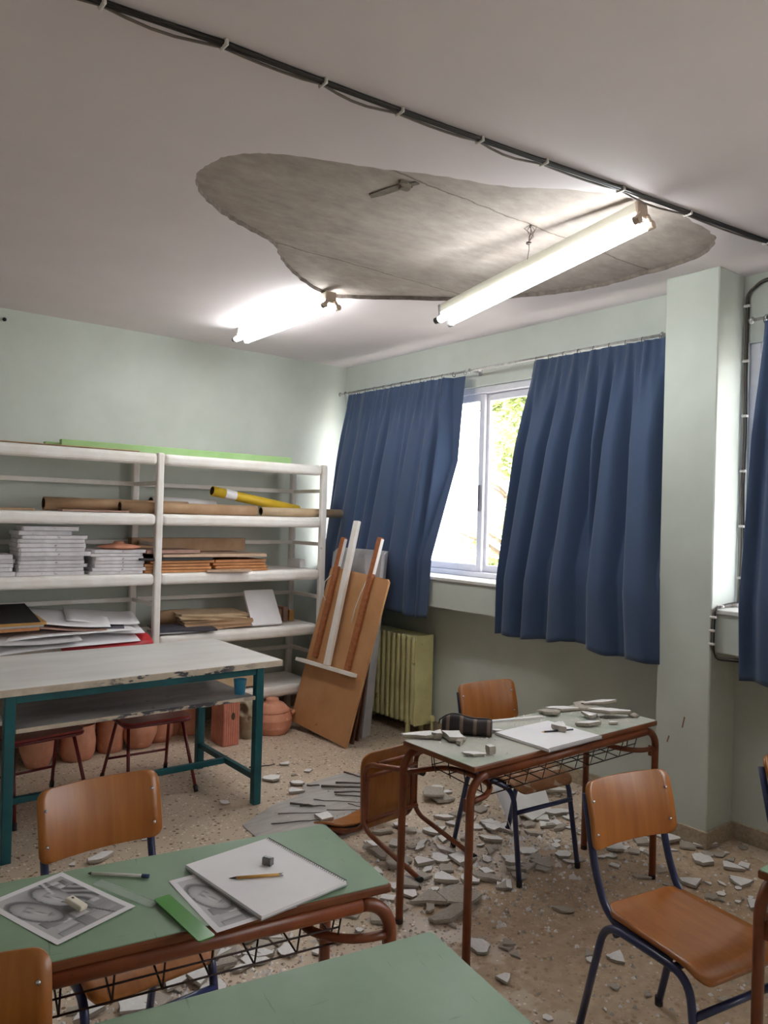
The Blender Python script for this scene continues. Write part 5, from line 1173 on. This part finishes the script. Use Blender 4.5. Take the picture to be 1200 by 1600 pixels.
ST = [((2.82, 3.96), (2.99, 3.82), .009), ((2.70, 3.94), (2.94, 3.77), .012), ((2.71, 3.83), (2.90, 3.72), .008), ((2.70, 3.79), (2.84, 3.65), .007), ((2.98, 4.09), (3.02, 3.91), .008), ((2.64, 4.02), (2.71, 3.97), .009),
      ((2.40, 3.81), (2.49, 3.71), .010), ((2.43, 3.76), (2.55, 3.67), .008), ((2.55, 3.80), (2.79, 3.59), .004), ((2.27, 3.73), (2.50, 3.60), .004), ((2.16, 3.63), (2.41, 3.53), .005), ((2.53, 3.63), (2.72, 3.49), .004), ((2.69, 3.64), (2.72, 3.49), .004), ((2.51, 4.52), (2.68, 4.47), .008)]
SL = ['thick grey reed stick, second from the far end of the bunch', 'thickest grey reed stick in the bunch by the toppled chair', 'grey reed stick third in the bunch by the toppled chair', 'thin grey reed stick fourth in the bunch by the toppled chair', 'grey reed stick lying apart, farthest from the camera',
      'short grey reed stub left of the thickest stick', 'short stout reed stub in the middle of the grey sheet', 'short reed piece just before the stout stub', 'long thin wire across the middle of the grey sheet', 'long thin wire on the left part of the grey sheet',
      'dark wire along the near left edge of the grey sheet', 'thin wire on the grey sheet close to the toppled backrest', 'short wire crossing another near the toppled backrest', 'small grey stick on the bare floor by the table leg']
for (p, q, r), lab in zip(ST, SL):
    b = new(); mid = ((p[0] + q[0]) / 2, (p[1] + q[1]) / 2); P = []
    for k in range(6):
        t = k / 5; P.append((p[0] + (q[0] - p[0]) * t - mid[0] + rnd.uniform(-1, 1) * 0.006, p[1] + (q[1] - p[1]) * t - mid[1] + rnd.uniform(-1, 1) * 0.006, r + rnd.uniform(0, 0.004)))
    tube(b, P, lambda t, r=r: 0.7 * r * (1 - 0.35 * t) , 6); tag(obj('reed_stick' if r > 0.005 else 'wire_piece', b, 'reed'), lab, 'stick', 'reeds and wires on the grey sheet', (mid[0], mid[1], 0.005))
b = new(); tube(b, [(-0.06, 0.02, 0.01), (-0.02, 0, 0.014), (0.06, -0.02, 0.01)], 0.008, 6); tag(obj('reed_stick', b, 'reed'), 'brown stick on the floor behind the right chair leg', 'stick', loc=(3.21, 1.91, 0.0), rot=(0, 0, 0.4))
# crumbs too small to pick apart
def crumbs(name, label, m, areas, lo, hi, seed):
    r = random.Random(seed); b = new()
    for (cx, cy, rx, ry, n, z) in areas:
        for k in range(n):
            a = r.uniform(0, 6.28); q = math.sqrt(r.random()) if r.random() < 0.6 else r.random(); x = cx + rx * q * math.cos(a); y = cy + ry * q * math.sin(a); s = lo + (hi - lo) * r.random() ** 3
            if x > 3.84 and y > 2.06 or x > 4.10: continue
            if z > 0.5 and not (2.12 < x < 3.32 and 2.07 < y < 2.48): continue
            ph = r.uniform(0, 6.28); top = b.verts.new((x + s * .1, y, z + s * 0.7))
            base = [b.verts.new((x + s * r.uniform(.6, 1) * math.cos(ph + i * 1.57), y + s * r.uniform(.6, 1) * math.sin(ph + i * 1.57), z)) for i in range(4)]
            for i in range(4): b.faces.new((base[i], base[(i + 1) % 4], top))
    return tag(obj(name, b, m), label, 'rubble', kind='stuff')
AR = [(3.1, 2.6, 0.75, 0.65, 800, 0), (2.4, 2.55, 0.5, 0.55, 450, 0), (1.2, 2.5, 0.7, 0.4, 400, 0), (3.3, 1.7, 0.8, 0.6, 450, 0), (2.3, 1.5, 0.9, 0.7, 350, 0), (2.6, 3.5, 0.6, 0.5, 120, 0), (1.9, 3.2, 0.9, 0.6, 60, 0)]
crumbs('plaster_crumbs', 'white plaster crumbs scattered over the floor', 'plaster', AR, 0.003, 0.014, 1)
crumbs('mortar_crumbs', 'grey mortar crumbs scattered over the floor', 'mortar', AR, 0.003, 0.016, 2)
crumbs('plaster_rubble', 'fine white rubble between the plaster fragments', 'plaster', [(3.15, 2.75, 0.6, 0.5, 130, 0), (2.5, 2.6, 0.45, 0.45, 90, 0), (3.5, 2.5, 0.3, 0.4, 60, 0), (1.25, 2.6, 0.5, 0.25, 120, 0)], 0.012, 0.030, 11)
crumbs('desk_crumbs', 'fine plaster crumbs scattered over the dusty desktop', 'plaster', [(2.4, 2.3, 0.35, 0.22, 160, ZT), (3.1, 2.3, 0.3, 0.2, 200, ZT), (2.65, 2.42, 0.3, 0.1, 80, ZT)], 0.002, 0.009, 3)
